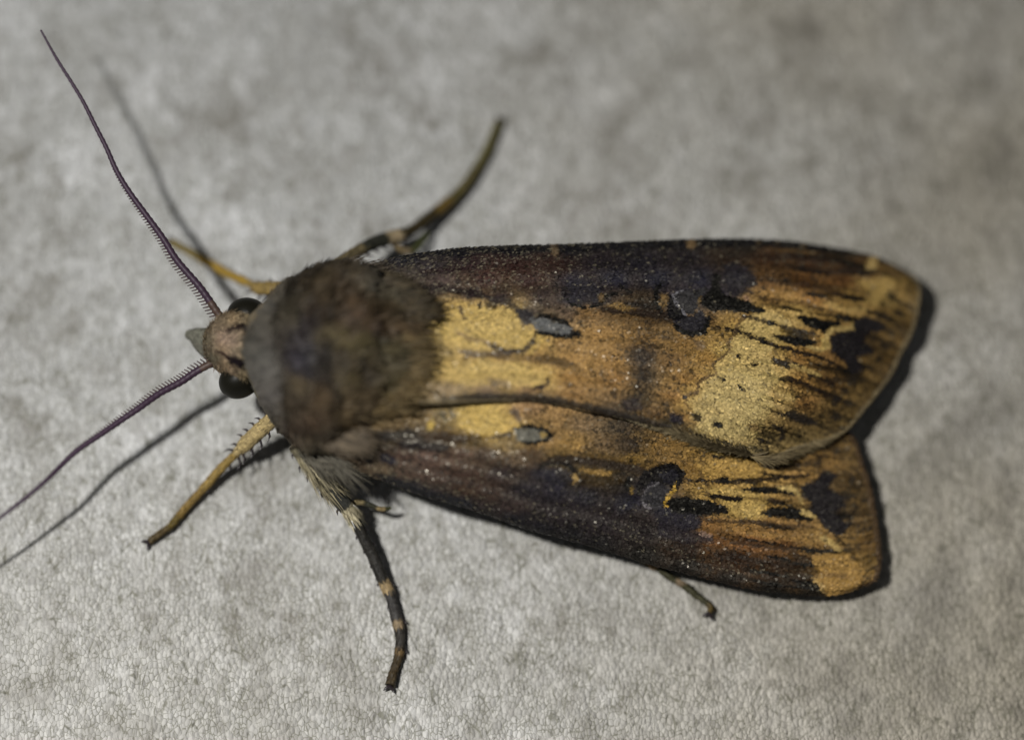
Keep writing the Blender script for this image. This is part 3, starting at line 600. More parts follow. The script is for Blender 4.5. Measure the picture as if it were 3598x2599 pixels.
def build_scales(name, wing, n, pts, layers, seed, parent, trange=(0.0, 1.0), pale_fn=None):
    r = np.random.default_rng(seed)
    s = 0.02 + 0.975 * r.random(n); t = trange[0] + (trange[1] - trange[0]) * r.random(n)
    s = np.floor(s * 300) / 300 + r.normal(0, 0.0011, n)           # scales sit in cross rows
    s = np.clip(s, 0.005, 0.992); t = np.clip(t, 0.003, 0.997)
    p0, q = wing.point(s, t)
    p1, _ = wing.point(s + 0.004, t); p2, _ = wing.point(s, np.clip(t + 0.006, 0, 1.01))
    ax = p1 - p0; ax /= np.linalg.norm(ax, axis=1, keepdims=True)
    ay = p2 - p0; ay -= (ay * ax).sum(1, keepdims=True) * ax; ay /= np.linalg.norm(ay, axis=1, keepdims=True)
    nz = np.cross(ax, ay); nz *= np.sign(nz[:, 2:3])
    a = r.normal(0, 0.22, n)[:, None]
    ax, ay = ax * np.cos(a) + ay * np.sin(a), ay * np.cos(a) - ax * np.sin(a)
    Ln = (0.0115 * (0.75 + 0.5 * r.random(n)))[:, None]; Wd = (0.0068 * (0.75 + 0.55 * r.random(n)))[:, None]
    tilt = np.clip(r.normal(0.17, 0.13, n), 0.0, 0.7)[:, None]; roll = r.normal(0, 0.20, n)[:, None]
    up_ = nz * 0.0006
    tipdir = ax * np.cos(tilt) + nz * np.sin(tilt)
    side = ay * np.cos(roll) + nz * np.sin(roll)
    v = [p0 + up_ - side * Wd * .32, p0 + up_ + side * Wd * .32,
         p0 + up_ + tipdir * Ln * .62 - side * Wd * .5, p0 + up_ + tipdir * Ln * .62 + side * Wd * .5,
         p0 + up_ + tipdir * Ln - side * Wd * .22 - nz * Ln * .05, p0 + up_ + tipdir * Ln + side * Wd * .22 - nz * Ln * .05]
    V = np.stack(v, 1).reshape(-1, 3)
    i = np.arange(n)[:, None] * 6
    Fq = np.concatenate([i + np.array([[0, 2, 3, 1]]), i + np.array([[2, 4, 5, 3]])], 0)
    col = wing_colour(q, s, t, pts, layers, seed % 50)
    lum = col.mean(1)
    col = col * np.exp(r.normal(0, 0.20, n))[:, None]
    pp = pale_fn(q, s, t)
    pk = r.random(n) < pp
    tone = lin([132, 124, 102]) * (0.5 + 0.9 * r.random((n, 1)))  # glinting speckle painted into the pigment of scattered paler scales
    col = np.where(pk[:, None], col * 0.68 + tone * 0.32, col)
    dk = (r.random(n) < 0.05); col = np.where(dk[:, None], col * 0.35, col)
    gl = np.where(r.random(n) < (0.22 + 0.2 * sstep(.7, .2, s)) * (1 - 0.75 * sstep(.12, .3, lum)), 0.33, 0.65) + r.normal(0, 0.05, n)
    col6 = np.repeat(col, 6, 0)
    o = mesh_obj(name, V, Fq, m_scale, parent, col=np.clip(col6, 0.002, .9), smooth=False, extra={'gloss': np.repeat(np.clip(gl, .15, .8), 6)})
    o['kind'] = 'stuff'
    return o

def build_wing(name, wing, ns, nt_, pts, layers, seed, parent):
    s, t = np.meshgrid(np.linspace(0, 1, ns), np.linspace(0, 1, nt_), indexing='ij')
    top, q = wing.point(s.ravel(), t.ravel())
    low, _ = wing.point(s.ravel(), t.ravel(), -0.004)
    col = wing_colour(q, s.ravel(), t.ravel(), pts, layers, seed)
    f = grid_faces(ns, nt_); n = ns * nt_
    idx = np.arange(n).reshape(ns, nt_)
    rim = np.concatenate([idx[:, 0], idx[-1, 1:], idx[-2::-1, -1], idx[0, -2:0:-1]])
    r2 = np.roll(rim, -1)
    side = np.stack([rim, r2, r2 + n, rim + n], 1)
    F = np.concatenate([f, f[:, ::-1] + n, side], 0)
    return mesh_obj(name, np.vstack([top, low]), F, m_wing, parent, col=np.vstack([col, col * 0.6]))

moth = bpy.data.objects.new('moth', None); C.objects.link(moth)
moth.empty_display_size = 0.2
moth.location = P(np.array(1150.), np.array(1250.), 0.0)
moth['label'] = 'brown moth with gold patterned folded wings and dark furry thorax resting on grey slab'
moth['category'] = 'moth'
bpy.context.view_layer.update()
HOME = moth.matrix_world.inverted()

# right forewing lies over the left one
wingR = Wing(
    costa=[(1240, 960), (1320, 925), (1409, 902), (1563, 877), (1717, 866), (2009, 858), (2300, 846), (2432, 841), (2600, 840), (2741, 845), (2917, 868), (3072, 901), (3138, 932), (3200, 972)],
    inner=[(1240, 1390), (1400, 1410), (1536, 1411), (1700, 1401), (1834, 1401), (1901, 1406), (1968, 1418), (2036, 1435), (2103, 1448), (2203, 1470), (2271, 1488), (2346, 1505), (2414, 1533), (2483, 1560), (2575, 1584), (2640, 1600)],
    outer=[(3200, 972), (3226, 1005), (3228, 1040), (3219, 1100), (3197, 1175), (3162, 1241), (3131, 1307), (3074, 1386), (3005, 1470), (2970, 1508), (2895, 1545), (2826, 1560), (2740, 1596), (2690, 1612), (2640, 1600)],
    zc=([0, .12, .35, .6, .85, 1], [.36, .35, .30, .23, .135, .065]),
    zi=([0, .12, .35, .6, .75, .85, 1], [.50, .49, .455, .385, .335, .30, .225]), droop=0.09, seed=61, flip=False)
wingL = Wing(
    costa=[(1150, 1590), (1220, 1630), (1288, 1665), (1402, 1710), (1503, 1747), (1671, 1794), (1853, 1858), (2029, 1904), (2205, 1957), (2316, 1990), (2500, 2036), (2666, 2073), (2804, 2087), (2895, 2089), (2964, 2081), (3030, 2056)],
    inner=[(1240, 1380), (1400, 1380), (1700, 1370), (2000, 1380), (2300, 1400), (2600, 1440), (2800, 1470), (2930, 1490)],
    outer=[(3030, 2056), (3070, 2030), (3083, 1977), (3082, 1926), (3073, 1849), (3059, 1766), (3041, 1693), (3013, 1606), (2986, 1537), (2930, 1490)],
    zc=([0, .12, .35, .6, .85, 1], [.27, .265, .205, .13, .08, .06]),
    zi=([0, .12, .35, .5, .6, .75, .85, 1], [.39, .425, .405, .33, .275, .185, .135, .08]), droop=0.015, seed=67, flip=True)

def own(o, keep=True):
    """parent under the moth without moving it"""
    o.parent = moth; o.matrix_parent_inverse = HOME
    return o
fr = build_wing('forewing', wingR, 520, 190, UP, up_layers, 31, None); own(fr)
fl = build_wing('forewing', wingL, 480, 190, LO, lo_layers, 31, None); own(fl)
fr['label'] = 'forewing folded on top'; fl['label'] = 'forewing tucked underneath'
def pale_up(q, s, t):
    base = 0.16 * sstep(0.55, 0.1, s) * sstep(0.75, 0.25, t) + 0.015
    strip = 0.08 * np.exp(-((q[:, 1] - (925 - 0.055 * (q[:, 0] - 1600))) / 14) ** 2) * sstep(2300, 1700, q[:, 0])
    return base + strip + 0.06 * sstep(.15, .0, t)
def pale_lo(q, s, t):
    base = 0.06 * sstep(0.6, 0.1, s) * sstep(0.9, 0.3, t) + 0.015
    return base + 0.08 * np.exp(-((t - 0.11) / 0.035) ** 2) * sstep(0.05, .15, s)
build_scales('wing_scales', wingR, 105000, UP, up_layers, 31, None, pale_fn=pale_up).parent = fr
build_scales('wing_scales', wingL, 80000, LO, lo_layers, 131, None, trange=(0.0, 0.93), pale_fn=pale_lo).parent = fl

# ------------------------------------------------------------------ hairs
def ribbons(name, root, d, nrm, length, width, col, mat, bend=0.0, jit=0.1, seed=1, tipk=1.0, segs=3):
    """flat tapering hairs: root (n,3), direction d, surface normal nrm"""
    r = np.random.default_rng(seed); n = len(root)
    d = d + r.normal(0, jit, (n, 3)); d /= np.linalg.norm(d, axis=1, keepdims=True)
    sd = np.cross(d, nrm); sd /= np.linalg.norm(sd, axis=1, keepdims=True) + 1e-9
    L = np.broadcast_to(np.asarray(length, float), (n,))[:, None]; W = np.broadcast_to(np.asarray(width, float), (n,))[:, None]
    vs, cs = [], []
    for k in range(segs + 1):
        u = k / segs
        c = root + d * L * u - nrm * (bend * L * u * u)
        w = W * (1 - 0.85 * u) * 0.5
        vs += [c - sd * w, c + sd * w]; cs += [col * (1 + (tipk - 1) * u)] * 2
    m = 2 * (segs + 1)
    V = np.stack(vs, 1).reshape(-1, 3); Cc = np.stack(cs, 1).reshape(-1, 3)
    i = np.arange(n)[:, None] * m
    F = np.concatenate([i + np.array([[2 * k, 2 * k + 2, 2 * k + 3, 2 * k + 1]]) for k in range(segs)], 0)
    o = mesh_obj(name, V, F, mat, None, col=np.clip(Cc, .002, .9)); o['kind'] = 'stuff'
    return o
m_hair = pigment_mat('hair_scale', rough=0.6, spec=0.18, bscale=90, grain=0.2)

def fringe(name, wing, edge, n, length, rgb, parent, seed, slant, bend=0.1):
    r = np.random.default_rng(seed); u = r.random(n)
    if edge == 'inner': s, t = u, np.full(n, 0.995); s2, t2 = u, np.full(n, 0.95)
    else: s, t = np.full(n, 0.995), u; s2, t2 = np.full(n, 0.97), u
    p, _ = wing.point(s, t, 0.001); p2, _ = wing.point(s2, t2, 0.001)
    d = p - p2; d /= np.linalg.norm(d, axis=1, keepdims=True)
    d = d + np.array(slant); d /= np.linalg.norm(d, axis=1, keepdims=True)
    nrm = np.tile(np.array([0, 0, 1.0]), (n, 1))
    col = lin(rgb) * np.exp(r.normal(0, 0.25, (n, 1)))
    L = length(u) * (0.7 + 0.5 * r.random(n))
    o = ribbons(name, p, d, nrm, L, 0.0042, col, m_hair, bend=bend, jit=0.22, seed=seed)
    o.parent = parent
fringe('fringe', wingR, 'inner', 4200, lambda u: 0.008 + 0.040 * sstep(.66, .86, u), (116, 104, 78), fr, 5, (0.5, 0.0, 0.10), 0.0)
fringe('fringe', wingR, 'outer', 3600, lambda u: 0.014 + 0.034 * sstep(.62, .85, u), (108, 95, 68), fr, 6, (0.15, 0, 0.06), 0.0)
fringe('fringe', wingL, 'outer', 2000, lambda u: 0.020 + 0 * u, (78, 60, 38), fl, 7, (0.1, 0, -0.05))

# ------------------------------------------------------------------ body (head, thorax and abdomen in one skin)
rings = [  # x, y top, y bottom, centre height, half height
    (712, 1208, 1232, .27, .02), (722, 1180, 1252, .275, .06), (742, 1145, 1280, .285, .09), (775, 1116, 1303, .29, .11), (815, 1105, 1330, .295, .12),
    (850, 1115, 1345, .30, .13), (868, 1128, 1330, .31, .15), (885, 1120, 1350, .325, .18), (915, 1090, 1405, .33, .20), (956, 1050, 1470, .33, .225),
    (1016, 1008, 1535, .33, .265), (1066, 975, 1585, .33, .28), (1130, 950, 1590, .33, .29), (1200, 944, 1560, .33, .29), (1290, 960, 1520, .33, .28),
    (1370, 1010, 1480, .32, .255), (1440, 1070, 1450, .31, .215), (1500, 1110, 1440, .29, .18), (1600, 1110, 1490, .26, .16), (1800, 1130, 1500, .23, .15), (2100, 1170, 1500, .19, .13),
    (2400, 1230, 1480, .15, .10), (2600, 1290, 1450, .12, .07), (2700, 1340, 1420, .11, .03)]
RG = np.array(rings, float)
RX = RG[:, 0]
def body_pt(x, a):
    """a: 0 = top side edge (towards image top), pi/2 = back, pi = lower edge"""
    yt, yb, zc, hz = (np.interp(x, RX, RG[:, k]) for k in (1, 2, 3, 4))
    yc = (yt + yb) / 2; hw = (yb - yt) / 2
    ca, sa = np.cos(a), np.sin(a)
    ca = np.sign(ca) * np.abs(ca) ** 0.8; sa = np.sign(sa) * np.abs(sa) ** 0.85
    # side edges are taken at centre height, the back above it; plan y shifts with height through P, so place by world
    th = sstep(930, 1010, x) * (1 - sstep(1480, 1560, x))
    hz = hz * (1 + 0.30 * th * (fbm(x / 75 + 3, a * 2.6 + 1, 88, 3) - 0.5)) - 0.02 * th * np.exp(-((a - 1.62) / 0.10) ** 2)
    edge_t = P(x, yt, zc); edge_b = P(x, yb, zc)
    c = (edge_t + edge_b) / 2; h = (edge_t - edge_b) / 2
    return c + h * ca[..., None] + np.stack([0 * sa, 0 * sa, hz * sa], -1)
bx = np.interp(np.linspace(0, 1, 150), np.linspace(0, 1, len(RX)), RX)
ba = np.linspace(0, 2 * math.pi, 64, endpoint=False)
BX, BA = np.meshgrid(bx, ba, indexing='ij')
bpts = body_pt(BX.ravel(), BA.ravel())
def unproject(p):
    d = p - P_; k = d @ F_
    return (d @ R_) / k * D / FIELD * SW + SW / 2, -(d @ U_) / k * D / FIELD * SW + SH / 2
zt = lambda x, y: (800 + x / 1.927, 850 + y / 1.927)
TH = [(*zt(x, y), c) for x, y, c in (
    (190, 480, (72, 68, 64)), (250, 420, (78, 75, 72)), (330, 340, (72, 66, 58)), (200, 600, (80, 77, 74)), (170, 680, (82, 80, 78)), (250, 680, (76, 72, 70)), (230, 780, (88, 87, 88)), (270, 900, (92, 90, 92)), (290, 1050, (92, 88, 92)), (300, 1130, (78, 74, 72)), (310, 1200, (66, 60, 50)),
    (380, 480, (72, 66, 54)), (330, 700, (52, 46, 44)), (400, 640, (42, 38, 40)), (490, 560, (40, 36, 40)), (450, 780, (42, 42, 58)), (530, 780, (66, 66, 70)), (480, 840, (42, 42, 54)), (600, 820, (50, 47, 48)),
    (520, 300, (60, 50, 38)), (650, 400, (66, 54, 40)), (560, 450, (50, 40, 34)), (800, 400, (74, 56, 40)), (800, 520, (68, 48, 36)), (1000, 450, (62, 48, 31)), (1150, 600, (64, 45, 27)), (950, 580, (60, 42, 30)), (690, 640, (88, 76, 42)), (800, 690, (84, 74, 46)), (900, 690, (80, 72, 44)),
    (740, 800, (56, 50, 44)), (900, 850, (56, 49, 42)), (1100, 760, (46, 42, 34)), (1040, 740, (66, 60, 38)), (1300, 720, (98, 90, 72)), (1250, 650, (72, 60, 40)), (1150, 900, (46, 45, 38)), (1350, 860, (48, 44, 37)), (1230, 860, (58, 56, 42)), (640, 950, (32, 27, 26)), (890, 940, (36, 31, 28)),
    (450, 930, (78, 66, 44)), (400, 1080, (58, 48, 38)), (600, 1060, (78, 62, 45)), (780, 940, (76, 66, 42)), (850, 1050, (76, 62, 43)), (1080, 1000, (92, 82, 50)), (1000, 1100, (96, 76, 52)), (760, 1250, (114, 92, 60)), (560, 1230, (92, 70, 55)), (700, 1340, (84, 76, 68)), (640, 1300, (98, 84, 70)), (450, 1230, (64, 50, 42)),
    (880, 1200, (92, 76, 58)), (1000, 1230, (110, 100, 78)), (1200, 1170, (108, 84, 46)), (1100, 1060, (98, 84, 52)), (1250, 1060, (84, 76, 52)), (1380, 1000, (48, 42, 36)), (620, 240, (62, 52, 38)), (720, 180, (70, 60, 48)), (800, 220, (80, 70, 58)), (950, 300, (64, 60, 53)), (1100, 350, (66, 62, 50)), (1300, 420, (66, 60, 46)), (700, 300, (58, 46, 36)),
    (730, 1420, (70, 52, 40)), (560, 1420, (92, 84, 70)), (650, 1500, (112, 100, 78)), (800, 1560, (110, 102, 90)))]
HD = [(*Z(600, 950, 3.277, [(x, y)])[0], c) for x, y, c in (
    (420, 800, (118, 98, 74)), (400, 900, (112, 92, 74)), (560, 620, (112, 88, 66)), (700, 570, (128, 98, 66)), (850, 550, (132, 108, 80)), (560, 800, (138, 104, 88)), (700, 800, (122, 92, 78)), (800, 760, (120, 95, 74)), (560, 900, (132, 100, 72)), (700, 940, (124, 98, 78)), (800, 900, (118, 96, 74)),
    (600, 1080, (132, 100, 70)), (700, 1150, (120, 92, 72)), (800, 1220, (118, 94, 66)), (900, 1250, (112, 94, 58)), (960, 1400, (120, 106, 72)), (1020, 1520, (108, 96, 66)), (870, 1080, (120, 102, 62)), (480, 1000, (98, 84, 66)))]
hz_ = lambda *p: Z(600, 950, 3.277, p)
hd_layers = [('line', hz_((690, 650), (780, 645), (880, 655)), (22, 12, 12), 5, .95, 18), ('line', hz_((575, 685), (620, 690), (690, 685)), (26, 14, 14), 5, .95, 13),
             ('line', hz_((510, 930), (580, 945), (640, 975)), (34, 16, 16), 5, .95, 11), ('line', hz_((640, 985), (720, 1030), (790, 1070), (850, 1110)), (16, 10, 14), 5, .95, 26)]
def thorax_pigment(x, y):
    c = idw(TH, x + 40 * (fbm(x / 40, y / 40, 12, 2) - .5), y + 40 * (fbm(x / 40, y / 40, 13, 2) - .5), power=3.2, ysc=1.0)
    l = (c @ np.array([.3, .59, .11]))[:, None]
    c = ((c * .72 + l * .28) * 0.92 + 0.16 * lin((70, 58, 40))) * np.array([1.02, 1.0, .86]) * 0.88 + np.exp(-(((x - 1050) / 75) ** 2 + ((y - 1230) / 120) ** 2))[:, None] * np.array([-.003, -.002, .004])
    return np.maximum(c, .003) * (0.35 + 1.3 * fbm(x / 34, y / 26, 64, 3))[:, None]
def body_colour(x, y):
    c = thorax_pigment(x, y); h = idw(HD, x, y, power=3.0, ysc=1.0)
    hl = (h @ np.array([.3, .59, .11]))[:, None]; h = (h * .72 + hl * .28) * np.array([.95, 1.06, .98])
    h = paint(h, x, y, hd_layers, 2.0)
    edge = np.interp(y, [1000, 1050, 1110, 1160, 1207, 1240, 1322, 1404, 1454, 1520], [990, 950, 900, 866, 852, 856, 878, 914, 942, 980])
    k = sstep(-6, 6, x - edge)[:, None]
    return h * (1 - k) + c * k
bu, bv = unproject(bpts)
bcol = body_colour(bu, bv) * 0.8
m_body = pigment_mat('body_skin', rough=0.7, spec=0.2, bump=0.5, bscale=50, grain=0.3)
nb, mb = len(bx), len(ba)
bf = grid_faces(nb, mb, True)[:, ::-1].copy()
cap0 = list(range(mb)); cap1 = list(range((nb - 1) * mb, nb * mb))[::-1]
body = mesh_obj('body', bpts, [tuple(map(int, f)) for f in bf] + [tuple(cap0), tuple(cap1)], m_body, None, col=bcol); own(body)

def fur(name, n, xr, ar, length, width, lift, seed, jit, back=1.0, colk=1.0, region=None, tipk=1.2):
    r = np.random.default_rng(seed)
    x = xr[0] + (xr[1] - xr[0]) * r.random(n); a = ar[0] + (ar[1] - ar[0]) * r.random(n)
    if region is not None:
        m = region(x, a); x, a = x[m], a[m]; n = len(x)
    p = body_pt(x, a); e = 2.0
    px_ = body_pt(x + e, a) - body_pt(x - e, a); pa = body_pt(x, a + .02) - body_pt(x, a - .02)
    nrm = np.cross(pa, px_); nrm /= np.linalg.norm(nrm, axis=1, keepdims=True) + 1e-9
    cen = body_pt(x, np.full(n, math.pi / 2)) * 0.5 + body_pt(x, np.full(n, 3 * math.pi / 2)) * 0.5
    nrm *= np.sign(((p - cen) * nrm).sum(1, keepdims=True) + 1e-9)
    tx = px_ / np.linalg.norm(px_, axis=1, keepdims=True)
    d = tx * back + nrm * lift; d /= np.linalg.norm(d, axis=1, keepdims=True)
    u, v = unproject(p)
    col = body_colour(u, v) * np.exp(r.normal(0, 0.22, (n, 1))) * colk
    o = ribbons(name, p - nrm * 0.004, d, nrm, length * (0.6 + 0.7 * r.random(n)), width, col, m_hair, bend=lift * 0.5, jit=jit, seed=seed, tipk=tipk)
    o.parent = body
    return o
fur('thorax_fur', 26000, (935, 1420), (-0.15, math.pi + 0.15), 0.034, 0.012, 0.09, 3, 0.26)
fur('rear_tuft', 1500, (1330, 1480), (0.3, math.pi - 0.2), 0.085, 0.006, 0.0, 4, 0.30, tipk=2.2)
fur('collar_fur', 3000, (880, 960), (-0.1, math.pi + 0.1), 0.022, 0.009, 0.10, 9, 0.10)
fur('head_fur', 6500, (716, 872), (-0.2, math.pi + 0.2), 0.022, 0.0045, 0.42, 12, 0.35, colk=1.75)

# collar shield that overhangs the neck
cu = np.linspace(0, 1, 40); cvv = np.linspace(0, 1, 16)
CU, CV = np.meshgrid(cu, cvv, indexing='ij')
front = spline([(1005, 1012), (956, 1050), (905, 1105), (864, 1157), (853, 1207), (858, 1240), (879, 1322), (912, 1404), (942, 1456), (980, 1508)], 40)
zfront = np.interp(cu, [0, .2, .5, .8, 1], [.30, .40, .46, .38, .26])
P0 = P(front[:, 0], front[:, 1], zfront)
ang = np.linspace(0.10, math.pi - 0.12, 40)
P1 = body_pt(np.interp(cu, [0, .5, 1], [1020, 940, 1005]), ang)
cp = P0[:, None] * (1 - cvv[None, :, None]) + P1[:, None] * cvv[None, :, None]
cp[..., 2] += 0.03 * np.sin(cvv * math.pi)[None, :] * np.sin(cu * math.pi)[:, None] ** .5
cp[..., 2] += 0.016 * cvv[None, :] - 0.022 * np.exp(-((cu - 0.45) / 0.05) ** 2)[:, None] + 0.02 * (fbm(CU * 9, CV * 3, 51, 3) - 0.5)
lowp = cp.copy(); lowp[..., 2] -= 0.012
cflat = cp.reshape(-1, 3); n_ = len(cflat)
uu, vv = unproject(cflat)
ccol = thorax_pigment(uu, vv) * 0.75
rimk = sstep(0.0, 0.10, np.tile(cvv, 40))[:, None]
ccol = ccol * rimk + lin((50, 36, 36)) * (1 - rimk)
idx = np.arange(n_).reshape(40, 16)
rim = np.concatenate([idx[:, 0], idx[-1, 1:], idx[-2::-1, -1], idx[0, -2:0:-1]]); r2 = np.roll(rim, -1)
cf = grid_faces(40, 16)
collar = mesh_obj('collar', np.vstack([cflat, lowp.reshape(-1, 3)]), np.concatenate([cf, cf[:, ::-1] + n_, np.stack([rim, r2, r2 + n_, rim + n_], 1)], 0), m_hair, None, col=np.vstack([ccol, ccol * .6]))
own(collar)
rr = np.random.default_rng(44)
pick = rr.integers(0, n_, 5200)
croot = cflat[pick] + rr.normal(0, 0.004, (5200, 3)); ub, vb = unproject(croot)
co = ribbons('collar_scales', croot, np.tile(np.array([0.9, 0, 0.15]), (5200, 1)), np.tile(np.array([-.3, 0, 1.0]), (5200, 1)), 0.018, 0.009,
             0.75 * thorax_pigment(ub, vb) * np.exp(rr.normal(0, .12, (5200, 1))), m_hair, jit=0.12, seed=45)
co.parent = collar

# tufts at the wing roots
def tuft(name, pts, dirs, n, L, rgb, seed, spread, w=0.007):
    r = np.random.default_rng(seed); pts = np.asarray(pts, float)
    k = r.random(n) * (len(pts) - 1); i = k.astype(int); f = (k - i)[:, None]
    q = pts[i] * (1 - f) + pts[i + 1] * f
    root = P(q[:, 0] + r.normal(0, spread, n), q[:, 1] + r.normal(0, spread, n), q[:, 2])
    d = np.tile(np.array(dirs, float), (n, 1))
    col = lin(rgb) * np.exp(r.normal(0, .35, (n, 1)))
    o = ribbons(name, root, d, np.tile(np.array([0, 0, 1.0]), (n, 1)), L * (0.5 + .8 * r.random(n)), w, col, m_hair, bend=0.2, jit=0.20, seed=seed)
    o.parent = body
tuft('side_tuft', [(1060, 1575, .30), (1120, 1605, .30), (1200, 1640, .30)], (0.75, -0.5, -0.1), 420, 0.085, (76, 72, 62), 71, 12, 0.005)
tuft('side_tuft', [(1130, 950, .42), (1230, 945, .42), (1300, 960, .42)], (0.9, 0.10, 0.0), 500, 0.06, (64, 56, 46), 72, 12, .005)
tuft('side_tuft', [(1330, 985, .50), (1420, 1040, .52), (1480, 1100, .54)], (0.95, 0.05, -0.2), 700, 0.06, (64, 56, 42), 73, 14, .005)
tuft('side_tuft', [(1150, 1530, .42), (1200, 1550, .42), (1260, 1540, .44)], (0.9, -0.3, 0.0), 600, 0.055, (84, 74, 60), 74, 16, .005)

tuft('rear_hair', [(1390, 1120, .53), (1430, 1200, .54), (1445, 1290, .54), (1400, 1380, .52), (1320, 1450, .48)], (1.0, 0.0, -0.15), 420, 0.060, (92, 78, 52), 75, 24, .0045)
tuft('rear_hair', [(1270, 1010, .52), (1350, 1060, .53), (1400, 1130, .54)], (1.0, -0.08, -0.12), 420, 0.060, (74, 66, 54), 76, 20, .0045)
# ------------------------------------------------------------------ eyes, palps, antennae
m_eye, nt, b = new_mat('compound_eye')
b.inputs['Base Color'].default_value = (0.008, 0.0075, 0.005, 1); b.inputs['Roughness'].default_value = 0.42; b.inputs['Specular IOR Level'].default_value = 0.12
tc = N(nt, 'ShaderNodeTexCoord'); vo = N(nt, 'ShaderNodeTexVoronoi'); vo.inputs['Scale'].default_value = 260
nt.links.new(tc.outputs['Object'], vo.inputs['Vector'])
bp = N(nt, 'ShaderNodeBump'); bp.inputs['Strength'].default_value = 0.15; bp.inputs['Distance'].default_value = 0.001; bp.invert = True
nt.links.new(vo.outputs['Distance'], bp.inputs['Height']); nt.links.new(bp.outputs['Normal'], b.inputs['Normal'])
def ellipsoid(name, c, rx, ry, rz, mat, rot=0.0, nu=32, nv=20):
    vs = []; 
    for i in range(nv + 1):
        th = math.pi * i / nv
        for j in range(nu):
            ph = 2 * math.pi * j / nu
            x, y, z = rx * math.sin(th) * math.cos(ph), ry * math.sin(th) * math.sin(ph), rz * math.cos(th)
            vs.append((c[0] + x * math.cos(rot) - y * math.sin(rot), c[1] + x * math.sin(rot) + y * math.cos(rot), c[2] + z))
    return mesh_obj(name, vs, grid_faces(nv + 1, nu, True), mat, None)
for sx, sy, rot in ((872, 1110, -0.25), (842, 1335, 0.45)):
    c = P(np.array(float(sx)), np.array(float(sy)), 0.275)
    e = ellipsoid('eye', c, 0.064, 0.054, 0.062, m_eye, rot); own(e)

def tube(pts, rad, sides=10, flat=1.0):
    """pts (n,3) world, rad (n,) -> verts, quad faces (closed ends by zero-ish radius)"""
    pts = np.asarray(pts); n = len(pts); tg = np.gradient(pts, axis=0); tg /= np.linalg.norm(tg, axis=1, keepdims=True)
    upv = np.array([0, 0, 1.0]); vs = []
    for i in range(n):
        a = np.cross(tg[i], upv); a /= np.linalg.norm(a) + 1e-9; b_ = np.cross(a, tg[i])
        for j in range(sides):
            ph = 2 * math.pi * j / sides
            vs.append(pts[i] + rad[i] * (a * math.cos(ph) + b_ * flat * math.sin(ph)))
    f = [tuple(map(int, q)) for q in grid_faces(n, sides, True)[:, ::-1]] + [tuple(range(sides)), tuple(range((n - 1) * sides, n * sides))[::-1]]
    return np.array(vs), f
def path(pts, n):
    """pts: (sx, sy, z, ...) -> world points and interpolated extra columns"""
    q = spline(pts, n); return P(q[:, 0], q[:, 1], q[:, 2]), q

m_ant = pigment_mat('antenna_skin', rough=0.5, spec=0.3, bscale=80, grain=0.2)
def antenna(pts, side, comb_end, seed):
    w, q = path(pts, 160)
    u = np.linspace(0, 1, 160)
    rad = np.interp(u, [0, .06, .3, .6, .9, 1], [.0125, .0115, .0098, .0072, .0046, .0028])
    rad *= 1 + 0.10 * np.sin(np.arange(160) * 2.2)            # segmented shaft
    v, f = tube(w, rad, 8)
    base = lin((54, 38, 52)) * np.ones((160, 1)); base[:12] = lin((72, 56, 48))
    k = np.linspace(0, 1, 160)[:, None]
    base = base * (1 - .35 * k) + lin((72, 56, 76)) * .35 * k
    o = mesh_obj('antenna', v, f, m_ant, None, col=np.repeat(base, 8, 0)); own(o)
    # comb of fine teeth along one side of the shaft
    L = np.concatenate([[0], np.cumsum(np.linalg.norm(np.diff(w, axis=0), axis=1))]); total = L[-1]
    V, F, off = [], [], 0
    r = np.random.default_rng(seed)
    pos = 0.03; step = 0.0107
    while pos < comb_end * total:
        c = np.array([np.interp(pos, L, w[:, k_]) for k_ in range(3)]); c2 = np.array([np.interp(pos + .01, L, w[:, k_]) for k_ in range(3)])
        t = (c2 - c) / np.linalg.norm(c2 - c); n_s = np.cross(t, [0, 0, 1.0]) * side; n_s /= np.linalg.norm(n_s)
        fr_ = pos / (comb_end * total)
        ln = 0.031 * (1 - 0.72 * fr_ ** 1.3) * min(1, .45 + pos / .06)
        for sgn, ll, dz in ((1, ln, -.15), (-1, ln * .35, -.9)):
            d = n_s * sgn + t * 0.22 + np.array([0, 0, dz]); d /= np.linalg.norm(d)
            m_ = c + d * ll * .55; tip = m_ + (d + t * .25) / np.linalg.norm(d + t * .25) * ll * .45
            tv, tf = tube(np.array([c, m_, tip]), np.array([.0024, .0023, .0014]), 5)
            V.append(tv); F += [tuple(a + off for a in fc) for fc in tf]; off += len(tv)
        pos += step * (1 - .15 * fr_)
    cm = mesh_obj('comb_teeth', np.vstack(V), F, m_ant, None, col=np.tile(lin((64, 44, 46)), (off, 1))); cm['kind'] = 'stuff'
    cm.parent = o
    return o
antenna([(790, 1128, .31), (771, 1108, .32), (704, 1011, .34), (623, 916, .35), (572, 836, .36), (513, 755, .37), (454, 674, .375), (410, 601, .38), (374, 520, .39), (337, 447, .40), (293, 359, .41), (249, 286, .42), (198, 205, .43), (143, 106, .44)], -1, 0.56, 3)
antenna([(785, 1272, .29), (752, 1273, .29), (693, 1303, .28), (635, 1342, .275), (562, 1381, .275), (488, 1434, .28), (430, 1473, .28), (352, 1527, .285), (273, 1581, .29), (220, 1630, .295), (161, 1688, .305), (98, 1742, .30), (29, 1796, .30), (-60, 1862, .295), (-190, 1955, .29)], 1, 0.58, 4)

